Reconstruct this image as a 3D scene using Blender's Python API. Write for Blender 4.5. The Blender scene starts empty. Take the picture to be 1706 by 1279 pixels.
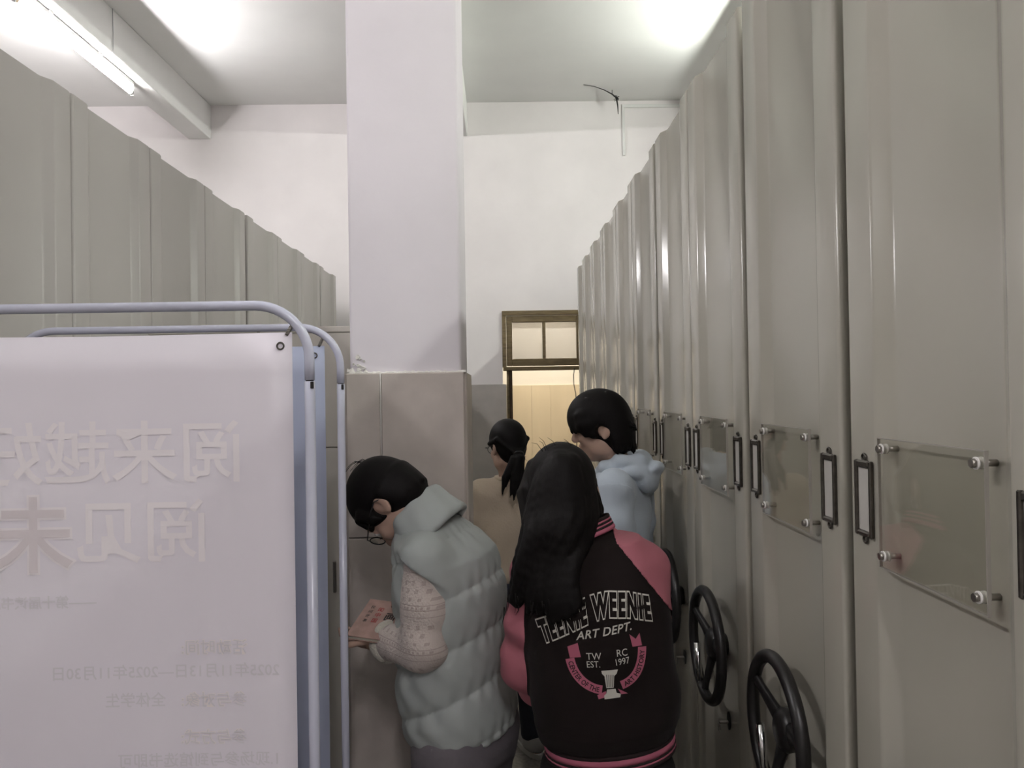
import bpy, bmesh, math, random
import numpy as np
from mathutils import Vector, Matrix
from mathutils.bvhtree import BVHTree

random.seed(7)
np.random.seed(7)
SC = bpy.context.scene
COL = SC.collection

# ------------------------------------------------------------------ camera
FPX = 1280.0                                  # focal length in pixels of a 1706 x 1279 frame
CAM = Vector((0.0, 0.0, 1.70))
def _basis():
    yaw, pitch, roll = 0.0133, 0.0098, 0.016
    w = Vector((math.sin(yaw)*math.cos(pitch), math.cos(yaw)*math.cos(pitch), math.sin(pitch)))
    r0 = w.cross(Vector((0, 0, 1))).normalized()
    u0 = r0.cross(w).normalized()
    r = r0*math.cos(roll) - u0*math.sin(roll)
    u = u0*math.cos(roll) + r0*math.sin(roll)
    return r, u, w
CR, CU, CW = _basis()
cam_d = bpy.data.cameras.new('camera')
cam_d.sensor_fit = 'HORIZONTAL'
cam_d.sensor_width = 36.0
cam_d.lens = 36.0*FPX/1706.0
cam_d.clip_start = 0.02
cam = bpy.data.objects.new('camera', cam_d)
COL.objects.link(cam)
cam.matrix_world = Matrix(((CR.x, CU.x, -CW.x, CAM.x), (CR.y, CU.y, -CW.y, CAM.y), (CR.z, CU.z, -CW.z, CAM.z), (0, 0, 0, 1)))
SC.camera = cam

def at(px, py, Y):
    """world point that stands Y metres down the aisle where the photo shows (px, py)"""
    d = CW + CR*((px-853.0)/FPX) - CU*((py-639.5)/FPX)
    return CAM + d*(Y/d.y)

# ------------------------------------------------------------------ world, exposure
wd = bpy.data.worlds.new('world')
SC.world = wd
wd.use_nodes = True
wd.node_tree.nodes['Background'].inputs[0].default_value = (0.5, 0.5, 0.52, 1)
wd.node_tree.nodes['Background'].inputs[1].default_value = 0.02
SC.view_settings.view_transform = 'Standard'
SC.view_settings.look = 'None'
SC.view_settings.gamma = 1.0
SC.view_settings.use_curve_mapping = False
SC.view_settings.exposure = 0.73
SC.cycles.use_denoising = True
SC.cycles.sample_clamp_indirect = 6.0
SC.cycles.use_adaptive_sampling = True
SC.cycles.adaptive_threshold = 0.05
SC.cycles.max_bounces = 8
SC.cycles.glossy_bounces = 3
SC.cycles.transmission_bounces = 3
LAMP_LEFT = (1.0, 0.965, 0.985)      # cool white tube
LAMP_RIGHT = (0.965, 1.0, 0.93)       # slightly green tube
LAMP_HALL = (1.0, 0.915, 0.75)        # warm corridor lamp
LAMP_POWER = 165.0
HALL_POWER = 42.0

# ------------------------------------------------------------------ materials
MATS = {}
def srgb(r, g, b):
    f = lambda c: (c/255/12.92) if c/255 <= 0.04045 else ((c/255+0.055)/1.055)**2.4
    return (f(r), f(g), f(b), 1.0)
def mat(name, col, rough=0.5, metal=0.0, spec=0.5, bump=0.0, bscale=40.0, var=0.0, vscale=6.0, coat=0.0,
        trans=0.0, ior=1.45, stretch=None, emit=None, estr=0.0, alpha=1.0, sheen=0.0):
    m = bpy.data.materials.new(name)
    m.use_nodes = True
    nt = m.node_tree
    b = nt.nodes['Principled BSDF']
    c = col if len(col) == 4 else (*col, 1.0)
    b.inputs['Base Color'].default_value = c
    b.inputs['Roughness'].default_value = rough
    b.inputs['Metallic'].default_value = metal
    b.inputs['Specular IOR Level'].default_value = spec
    b.inputs['IOR'].default_value = ior
    b.inputs['Coat Weight'].default_value = coat
    b.inputs['Coat Roughness'].default_value = 0.12
    b.inputs['Transmission Weight'].default_value = trans
    b.inputs['Alpha'].default_value = alpha
    b.inputs['Sheen Weight'].default_value = sheen
    if emit:
        b.inputs['Emission Color'].default_value = (*emit[:3], 1)
        b.inputs['Emission Strength'].default_value = estr
    if bump or var:
        tc = nt.nodes.new('ShaderNodeTexCoord')
        mp = nt.nodes.new('ShaderNodeMapping')
        nt.links.new(tc.outputs['Object'], mp.inputs[0])
        if stretch:
            mp.inputs['Scale'].default_value = stretch
    if var:
        n = nt.nodes.new('ShaderNodeTexNoise')
        n.inputs['Scale'].default_value = vscale
        n.inputs['Detail'].default_value = 5
        nt.links.new(mp.outputs[0], n.inputs['Vector'])
        rp = nt.nodes.new('ShaderNodeMapRange')
        rp.inputs['From Min'].default_value = 0.3
        rp.inputs['From Max'].default_value = 0.7
        rp.inputs['To Min'].default_value = 1.0-var
        rp.inputs['To Max'].default_value = 1.0+var*0.5
        nt.links.new(n.outputs['Fac'], rp.inputs['Value'])
        mx = nt.nodes.new('ShaderNodeMix')
        mx.data_type = 'RGBA'
        mx.blend_type = 'MULTIPLY'
        mx.inputs['Factor'].default_value = 1.0
        mx.inputs['A'].default_value = c
        nt.links.new(rp.outputs[0], mx.inputs['B'])
        nt.links.new(mx.outputs['Result'], b.inputs['Base Color'])
    if bump:
        n2 = nt.nodes.new('ShaderNodeTexNoise')
        n2.inputs['Scale'].default_value = bscale
        n2.inputs['Detail'].default_value = 4
        nt.links.new(mp.outputs[0], n2.inputs['Vector'])
        bp = nt.nodes.new('ShaderNodeBump')
        bp.inputs['Strength'].default_value = bump
        bp.inputs['Distance'].default_value = 0.01
        nt.links.new(n2.outputs['Fac'], bp.inputs['Height'])
        nt.links.new(bp.outputs[0], b.inputs['Normal'])
    MATS[name] = m
    return m

M_WALL = mat('plaster_white', (0.83, 0.795, 0.79), 0.85, bump=0.12, bscale=9, var=0.05, vscale=2.5)
M_PILLAR = mat('plaster_pillar', (0.80, 0.76, 0.80), 0.8, bump=0.15, bscale=14, var=0.05, vscale=3)
M_CEIL = mat('ceiling_paint', (0.80, 0.80, 0.78), 0.9, bump=0.08, bscale=6, var=0.05, vscale=1.5)
M_DADO = mat('dado_board', (0.56, 0.50, 0.455), 0.5, bump=0.12, bscale=22, var=0.14, vscale=7)
M_DADO_BACK = mat('dado_paint_grey', (0.46, 0.43, 0.40), 0.55, bump=0.1, bscale=20, var=0.1, vscale=6)
M_FILL = mat('joint_filler', (0.74, 0.72, 0.68), 0.9, bump=0.2, bscale=80)
M_FLOOR = mat('terrazzo_floor', (0.20, 0.185, 0.165), 0.35, var=0.35, vscale=60)
M_HALLW = mat('hall_white', (0.80, 0.76, 0.68), 0.85)
M_HALLD = mat('hall_dado', (0.68, 0.58, 0.42), 0.6, var=0.08, vscale=4, stretch=(1, 1, 0.15))
M_WOOD = mat('olive_brown_wood', (0.17, 0.125, 0.06), 0.42, bump=0.15, bscale=30, var=0.3, vscale=12, stretch=(1, 1, 6))
M_WOODD = mat('dark_brown_wood', (0.085, 0.05, 0.022), 0.5, bump=0.15, bscale=30, var=0.3, vscale=10)
M_CAB = mat('grey_painted_steel', (0.35, 0.332, 0.285), 0.20, spec=0.5, bump=0.015, bscale=5, var=0.03, vscale=3)
M_CABL = mat('grey_painted_steel_matt', (0.36, 0.342, 0.318), 0.38, spec=0.4, bump=0.015, bscale=5, var=0.03, vscale=3)
M_BODY = mat('dark_shelf_steel', (0.16, 0.155, 0.14), 0.5)
M_BLACK = mat('black_plastic', (0.012, 0.011, 0.011), 0.38)
M_CHROME = mat('chrome', (0.75, 0.75, 0.74), 0.16, metal=1.0)
M_STEEL = mat('dull_steel_bolt', (0.36, 0.34, 0.31), 0.33, metal=1.0)
M_BRONZE = mat('aged_dark_metal', (0.11, 0.10, 0.088), 0.3, metal=0.85, var=0.25, vscale=70)
M_CARD = mat('blank_card', (0.50, 0.485, 0.45), 0.7)
M_ACRYL = mat('clear_acrylic', (0.93, 0.93, 0.91), 0.02, trans=1.0, ior=1.49)
M_EDGE = mat('sawn_acrylic_edge', (0.36, 0.335, 0.30), 0.3, alpha=0.8)
M_NYLON = mat('white_nylon', (0.82, 0.80, 0.77), 0.5)
M_TUBEP = mat('pale_blue_enamel', (0.54, 0.55, 0.66), 0.22, spec=0.6)
M_BANNER = mat('banner_back', (0.90, 0.85, 0.925), 0.65, var=0.03, vscale=3)
M_BANNERB = mat('banner_back_blue', (0.46, 0.50, 0.66), 0.6, var=0.05, vscale=2)
M_INKL = mat('show_through_light', (0.955, 0.895, 0.935), 0.65)
M_INKD = mat('show_through_mauve', (0.78, 0.71, 0.74), 0.65)
M_INKT = mat('show_through_text', (0.80, 0.765, 0.81), 0.65)
M_INKG = mat('show_through_gold', (0.95, 0.88, 0.885), 0.65)
M_CREAM = mat('cream_laminate', (0.63, 0.60, 0.54), 0.5, var=0.03)
M_WHITEP = mat('white_plastic', (0.74, 0.74, 0.72), 0.45)
M_GREYP = mat('grey_plastic', (0.36, 0.36, 0.36), 0.5)
M_TAN = mat('tan_lampholder', (0.55, 0.38, 0.22), 0.5)
M_WIRE = mat('black_wire', (0.01, 0.01, 0.01), 0.6)
M_GLASS = mat('frosted_pane', (0.92, 0.90, 0.82), 0.45, trans=0.9, ior=1.3, bump=0.05, bscale=12)

def thin_sheet(m, tint, trans=0.0):
    # a thin clear sheet: straight-through light plus a Fresnel reflection (trans > 0 adds diffuse frosting)
    nt = m.node_tree
    out = nt.nodes['Material Output']
    nt.nodes.remove(nt.nodes['Principled BSDF'])
    tp = nt.nodes.new('ShaderNodeBsdfTransparent'); tp.inputs[0].default_value = (*tint, 1)
    gl = nt.nodes.new('ShaderNodeBsdfGlossy'); gl.inputs['Roughness'].default_value = 0.03
    gl.inputs[0].default_value = (1, 1, 1, 1)
    fr = nt.nodes.new('ShaderNodeFresnel')
    ge = nt.nodes.new('ShaderNodeNewGeometry')          # same reflectance from both faces of the sheet
    mr = nt.nodes.new('ShaderNodeMapRange')
    mr.inputs['To Min'].default_value = 1.49; mr.inputs['To Max'].default_value = 1/1.49
    nt.links.new(ge.outputs['Backfacing'], mr.inputs['Value'])
    nt.links.new(mr.outputs[0], fr.inputs[0])
    mx = nt.nodes.new('ShaderNodeMixShader')
    nt.links.new(fr.outputs[0], mx.inputs[0])
    base = tp
    if trans:
        tl = nt.nodes.new('ShaderNodeBsdfTranslucent'); tl.inputs[0].default_value = (*tint, 1)
        m2 = nt.nodes.new('ShaderNodeMixShader'); m2.inputs[0].default_value = trans
        nt.links.new(tp.outputs[0], m2.inputs[1]); nt.links.new(tl.outputs[0], m2.inputs[2])
        base = m2
    nt.links.new(base.outputs[0], mx.inputs[1]); nt.links.new(gl.outputs[0], mx.inputs[2])
    nt.links.new(mx.outputs[0], out.inputs['Surface'])
thin_sheet(M_ACRYL, (0.97, 0.97, 0.95))
thin_sheet(M_GLASS, (0.66, 0.655, 0.66), 0.35)

# ------------------------------------------------------------------ mesh helpers
def V3(*a): return Vector(a)
class MB:
    def __init__(self):
        self.v = []; self.f = []; self.sm = []
    def add(self, vs, fs, smooth=False):
        o = len(self.v)
        self.v += [tuple(p) for p in vs]
        self.f += [tuple(i+o for i in q) for q in fs]
        self.sm += [smooth]*len(fs)
        return self
    def box(self, lo, hi, bev=0.0, seg=1):
        x0, y0, z0 = lo; x1, y1, z1 = hi
        if bev <= 0:
            vs = [(x, y, z) for z in (z0, z1) for y in (y0, y1) for x in (x0, x1)]
            fs = [(0, 2, 3, 1), (4, 5, 7, 6), (0, 1, 5, 4), (2, 6, 7, 3), (0, 4, 6, 2), (1, 3, 7, 5)]
            return self.add(vs, fs)
        bm = bmesh.new()
        bmesh.ops.create_cube(bm, size=1.0)
        for v in bm.verts:
            v.co = Vector(((x0+x1)/2+v.co.x*(x1-x0), (y0+y1)/2+v.co.y*(y1-y0), (z0+z1)/2+v.co.z*(z1-z0)))
        bmesh.ops.bevel(bm, geom=bm.edges[:]+bm.verts[:], offset=bev, segments=seg, profile=0.5, affect='EDGES')
        return self.bm(bm, seg > 1)
    def bm(self, bm, smooth=False):
        bm.verts.ensure_lookup_table()
        bm.verts.index_update()
        self.add([v.co[:] for v in bm.verts], [[v.index for v in f.verts] for f in bm.faces], smooth)
        bm.free()
        return self
    def rect(self, c, ex, ey, ez):
        """box given by centre and three half-axes"""
        c, ex, ey, ez = map(Vector, (c, ex, ey, ez))
        vs = [c+ex*i+ey*j+ez*k for k in (-1, 1) for j in (-1, 1) for i in (-1, 1)]
        return self.add(vs, [(0, 2, 3, 1), (4, 5, 7, 6), (0, 1, 5, 4), (2, 6, 7, 3), (0, 4, 6, 2), (1, 3, 7, 5)])
    def tube(self, pts, r, n=12, caps=True, closed=False):
        pts = [Vector(p) for p in pts]
        rs = list(r) if hasattr(r, '__len__') else [r]*len(pts)
        m = len(pts)
        tang = []
        for i in range(m):
            if closed: t = pts[(i+1) % m]-pts[i-1]
            else: t = pts[min(i+1, m-1)]-pts[max(i-1, 0)]
            tang.append(t.normalized())
        ref = Vector((0, 0, 1)) if abs(tang[0].z) < 0.9 else Vector((1, 0, 0))
        nrm = (ref-tang[0]*ref.dot(tang[0])).normalized()
        vs = []
        for i in range(m):
            nrm = (nrm-tang[i]*nrm.dot(tang[i])).normalized()
            bn = tang[i].cross(nrm)
            for k in range(n):
                a = 2*math.pi*k/n
                vs.append(pts[i]+(nrm*math.cos(a)+bn*math.sin(a))*rs[i])
        fs = []
        for i in range(m if closed else m-1):
            j = (i+1) % m
            for k in range(n):
                l = (k+1) % n
                fs.append((i*n+k, i*n+l, j*n+l, j*n+k))
        self.add(vs, fs, True)
        if caps and not closed:
            o = len(self.v)-len(vs)
            self.f.append(tuple(o+k for k in reversed(range(n)))); self.sm.append(False)
            self.f.append(tuple(o+(m-1)*n+k for k in range(n))); self.sm.append(False)
        return self
    def cyl(self, a, b, r, r2=None, n=16):
        return self.tube([a, b], [r, r if r2 is None else r2], n)
    def prism(self, poly, z0, z1, smooth=False):
        """poly: list of (x, y), counter-clockwise"""
        n = len(poly)
        vs = [(x, y, z0) for x, y in poly]+[(x, y, z1) for x, y in poly]
        fs = [(i, (i+1) % n, n+(i+1) % n, n+i) for i in range(n)]
        self.add(vs, fs, smooth)
        o = len(self.v)-2*n
        self.f.append(tuple(o+i for i in reversed(range(n)))); self.sm.append(False)
        self.f.append(tuple(o+n+i for i in range(n))); self.sm.append(False)
        return self
    def build(self, name, m, parent=None, kind=None):
        me = bpy.data.meshes.new(name)
        me.from_pydata(self.v, [], self.f)
        me.polygons.foreach_set('use_smooth', self.sm)
        me.update()
        if m: me.materials.append(m)
        o = bpy.data.objects.new(name, me)
        COL.objects.link(o)
        if parent: o.parent = parent
        if kind: o['kind'] = kind
        return o

def tag(o, label, cat=None, group=None):
    o['label'] = label
    if cat: o['category'] = cat
    if group: o['group'] = group
    return o
def thing(name, label, cat, loc=(0, 0, 0), rz=0.0, group=None):
    o = bpy.data.objects.new(name, None)
    o.empty_display_size = 0.1
    COL.objects.link(o)
    o.location = loc
    o.rotation_euler = (0, 0, rz)
    return tag(o, label, cat, group)
def copy_tree(o, parent=None):
    c = o.copy()
    COL.objects.link(c)
    c.parent = parent
    if parent is not None: c.matrix_parent_inverse = o.matrix_parent_inverse.copy()
    for ch in o.children:
        copy_tree(ch, c)
    return c
def struct(mb, name, m, parent=None):
    return mb.build(name, m, parent, kind=None if parent else 'structure')

# ------------------------------------------------------------------ room shell
XL, XR, YB, YF, ZC = -4.55, 3.95, 6.80, -4.6, 4.27     # left, right, far wall, wall behind, ceiling
DADO = 1.766
DX0, DX1, DZ = 0.045, 0.72, 1.885                        # door opening
DTOP = 2.40
struct(MB().box((XL-0.2, YF-0.2, -0.12), (XR+0.2, 9.2, 0.0)), 'floor', M_FLOOR)
struct(MB().box((XL-0.2, YF-0.2, ZC), (XR+0.2, 9.2, ZC+0.15)), 'ceiling', M_CEIL)
struct(MB().box((XL-0.2, YF-0.2, 0), (XL, 9.2, ZC)), 'wall_left', M_WALL)
struct(MB().box((XR, YF-0.2, 0), (XR+0.2, 9.2, ZC)), 'wall_right', M_WALL)
struct(MB().box((XL, YF-0.2, 0), (XR, YF, ZC)), 'wall_rear', M_WALL)
wb = MB()
wb.box((XL, YB, 0), (DX0-0.035, YB+0.16, ZC))
wb.box((DX1+0.05, YB, 0), (XR, YB+0.16, ZC))
wb.box((DX0-0.035, YB, DTOP), (DX1+0.05, YB+0.16, ZC))
wall_back = struct(wb, 'wall_back', M_WALL)
# painted dado on the far wall, left of the door
struct(MB().box((-0.9, YB-0.022, 0), (DX0-0.004, YB, DADO), 0.004), 'dado_panel', M_DADO_BACK, wall_back)
struct(MB().box((XL, YB-0.022, 0), (-0.904, YB, DADO), 0.004), 'dado_panel', M_DADO_BACK, wall_back)
# ceiling beams running down the room
beams = []
BEAMZ = 1.70+2.27
for i, (x0, x1) in enumerate(((-2.73, -2.53), (-0.48, -0.27), (1.79, 1.99))):
    b = struct(MB().box((x0, YF, BEAMZ), (x1, YB, ZC), 0.006), 'trim_%d' % (i+1), M_CEIL)
    tag(b, ['painted ceiling beam over the left shelving with a tube lamp under it', 'painted ceiling beam running back from the pillar top',
            'painted ceiling beam hidden above the right shelving'][i])

# ---- pillar with boarded dado
PX0, PX1, PY0, PY1 = -0.50, -0.122, 2.50, 2.90
def blobedge(n, a, b, amp): return [a+(b-a)*i/n + (random.uniform(-amp, amp) if 0 < i < n else 0) for i in range(n+1)]
pil = MB()
pil.box((PX0+0.006, PY0+0.006, 0), (PX1-0.008, PY1, ZC), 0.012, 3)
pillar = struct(pil, 'pillar', M_PILLAR)
tag(pillar, 'square white plastered pillar with grey-tan boarded lower part behind the reader')
JX, JZ = PX0+0.108, 1.235
for nm, lo, hi in (('dado_panel', (PX0-0.004, PY0-0.012, JZ+0.0015), (JX-0.0015, PY0+0.008, DADO)),
                   ('dado_panel', (JX+0.0015, PY0-0.012, JZ+0.0015), (PX1, PY0+0.008, DADO)),
                   ('dado_panel', (PX0-0.004, PY0-0.012, 0), (PX1, PY0+0.008, JZ-0.0015)),
                   ('dado_panel', (PX1-0.012, PY0+0.0085, 0), (PX1+0.008, PY1, DADO)),
                   ('dado_panel', (PX0-0.012, PY0+0.0085, 0), (PX0+0.006, PY1, DADO))):
    struct(MB().box(lo, hi, 0.003), nm, M_DADO, pillar)
fl = MB()
zs = np.linspace(DADO, DADO-0.26, 14)
fl.tube([(JX+random.uniform(-0.0006, 0.0006), PY0-0.0118, z) for z in zs], [0.0024]*10+[0.002, 0.0016, 0.0012, 0.0006], 6)
fl.build('joint_filler', M_FILL, pillar)
# ragged plaster lip and peeling flakes along the top of the boards
lip = MB()
n = 46
xs = np.linspace(PX0-0.002, PX1+0.006, n)
vs, fs = [], []
for i, x in enumerate(xs):
    d = 0.004+0.010*random.random()**2
    h = 0.003+0.006*random.random() + (0.020*random.random() if i < 8 else 0)
    vs += [(x, PY0+0.012, DADO-0.002), (x, PY0+0.006-d, DADO-0.001), (x, PY0+0.004-d*0.6, DADO+h*0.4), (x, PY0+0.007, DADO+h)]
for i in range(n-1):
    for k in range(3):
        fs.append((i*4+k, i*4+k+1, (i+1)*4+k+1, (i+1)*4+k))
lip.add(vs, fs)
lip.build('plaster_lip', M_FILL, pillar)
for k in range(9):
    x = PX0+0.005+random.random()*0.055; z = DADO+0.012+random.random()*0.045
    s = 0.004+random.random()*0.007
    pts = [(x+s*math.cos(a)*random.uniform(.6, 1.2), PY0+0.0045-random.random()*0.005, z+s*math.sin(a)*random.uniform(.5, 1.1)) for a in np.linspace(0, 5.4, 6)]
    q = [(p[0], PY0+0.0065, p[2]) for p in pts]
    MB().add(pts+q, [tuple(range(5, -1, -1)), tuple(range(6, 12))]+[(i, (i+1) % 6, 6+(i+1) % 6, 6+i) for i in range(6)]).build('paint_flake', M_FILL, pillar)

# ---- doorway with transom
door = MB()
fr = 0.035
yf0, yf1 = YB-0.03, YB+0.13
door.box((DX0-0.035, yf0, DZ+0.03), (DX0+0.0, yf1, DTOP), 0.004)          # left post, upper
door.box((DX1, yf0, 0), (DX1+0.05, yf1, DTOP), 0.004)                      # right post
door.box((DX0-0.035, yf0-0.004, DTOP-0.028), (DX1+0.05, yf1, DTOP+0.012), 0.004)  # head
door.box((DX0-0.03, yf0-0.004, DZ), (DX1+0.05, yf1, DZ+0.032), 0.004)        # transom bar
dframe = struct(door, 'door_1', M_WOOD)
tag(dframe, 'olive-brown wooden door frame with a two-pane transom at the aisle end')
MB().box((DX0+0.0, yf0+0.03, 0), (DX0+0.022, yf1, DZ), 0.003).build('door_jamb', M_WOOD, dframe)
MB().box((DX0+0.0225, yf0+0.05, 0), (DX0+0.05, yf1+0.01, DZ), 0.003).build('door_stop', M_WOODD, dframe)
# transom sash: four rails and a mullion around two panes
SX0, SX1, SZ0, SZ1 = DX0+0.002, DX1-0.002, DZ+0.04, DTOP-0.034
sash = MB()
ys0, ys1 = YB-0.015, YB+0.03
cx = (SX0+SX1)/2-0.002
sash.box((SX0, ys0, SZ0), (SX0+0.05, ys1, SZ1), 0.004)
sash.box((SX1-0.05, ys0, SZ0), (SX1, ys1, SZ1), 0.004)
sash.box((SX0+0.0502, ys0, SZ0), (SX1-0.0502, ys1, SZ0+0.062), 0.004)
sash.box((SX0+0.0502, ys0, SZ1-0.055), (SX1-0.0502, ys1, SZ1), 0.004)
sash.box((cx-0.013, ys0+0.003, SZ0+0.0622), (cx+0.013, ys1, SZ1-0.0552), 0.003)
so = sash.build('transom_sash', M_WOOD, dframe)
for a, b in ((SX0+0.05, cx-0.012), (cx+0.012, SX1-0.05)):
    MB().box((a, YB+0.008, SZ0+0.06), (b, YB+0.013, SZ1-0.053)).build('pane', M_GLASS, so)
# ---- corridor beyond the door
hall = MB().box((XL, 8.5, DADO), (XR, 8.7, ZC))
hw = struct(hall, 'wall_corridor', M_HALLW)
hx = [-1.5, -0.55, 0.325, 0.535, 1.5, 2.6]
for a, b in zip(hx[:-1], hx[1:]):
    struct(MB().box((a+0.0006, 8.485, 0), (b-0.0006, 8.7, DADO), 0.001), 'dado_panel', M_HALLD, hw)

# ------------------------------------------------------------------ tube lamps
def tube_lamp(x, y0, y1, col, label, wire_side, power=LAMP_POWER, hang=BEAMZ):
    t = thing('tube_lamp', label, 'lamp', (x, (y0+y1)/2, 0))
    L = (y1-y0)/2
    zt = 1.70+2.185
    zb = zt+0.062
    MB().box((-0.016, -L-0.03, zb-0.012), (0.016, L+0.03, zb+0.018), 0.004).build('batten', M_WHITEP, t)
    em = mat('tube_glow', (0.9, 0.9, 0.9), 0.3, emit=col, estr=power)
    MB().tube([(0, -L, zt), (0, L, zt)], 0.0150, 20).build('tube', em, t)
    for s in (-1, 1):
        MB().cyl((0, s*(L+0.001), zt), (0, s*(L+0.028), zt), 0.0155).build('end_cap', M_TAN if s < 0 else M_CHROME, t)
        MB().box((-0.012, s*(L+0.030)-0.008, zt-0.022), (0.012, s*(L+0.030)+0.008, zb-0.0125), 0.003).build('lampholder', M_WHITEP, t)
    for yy in (-L*0.55, L*0.32):
        MB().box((-0.022, yy-0.02, zb-0.006), (0.022, yy+0.02, hang+0.0), 0.003).build('bracket', M_WHITEP, t)
    if wire_side:
        dx = 0.098*wire_side
        MB().tube([(dx, L*0.32, ZC-0.01), (dx+0.002, L*0.32, 4.1), (dx, L*0.32, BEAMZ-0.005), (0.015*wire_side, L*0.32, BEAMZ-0.02)], 0.0028, 6).build('wire', M_GREYP, t)
    return t
tube_lamp(-2.62, 4.22, 5.50, LAMP_LEFT, 'glowing tube lamp on a white batten under the left ceiling beam', 1)
tube_lamp(1.88, 4.22, 5.50, LAMP_RIGHT, 'glowing tube lamp above the far right shelving units', -1)
tube_lamp(-2.62, 0.35, 1.63, LAMP_LEFT, 'glowing tube lamp above the nearest left shelving units', 1)
tube_lamp(1.88, 0.35, 1.63, LAMP_RIGHT, 'glowing tube lamp above the nearest right shelving units', -1)
tube_lamp(0.30, -2.6, -1.37, LAMP_LEFT, 'added unseen fill tube hung from the ceiling behind the camera', 0, LAMP_POWER*1.65, ZC)  # unseen fill lamp, added to brighten the posters and the aisle
# corridor lamp: a real batten on the corridor ceiling
t = thing('corridor_lamp', 'warm tube lamp on the corridor ceiling beyond the door', 'lamp', (0.5, 7.65, 0))
MB().box((-0.65, -0.03, 3.10), (0.65, 0.03, 3.15), 0.004).build('batten', M_WHITEP, t)
MB().tube([(-0.6, 0, 3.06), (0.6, 0, 3.06)], 0.016, 16).build('tube', mat('warm_tube_glow', (.9, .9, .9), 0.3, emit=LAMP_HALL, estr=HALL_POWER*3), t)
MB().tube([(-0.5, 0, 3.15), (-0.5, 0, ZC)], 0.006, 8).build('rod', M_WHITEP, t)
MB().tube([(0.5, 0, 3.15), (0.5, 0, ZC)], 0.006, 8).build('rod', M_WHITEP, t)

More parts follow.
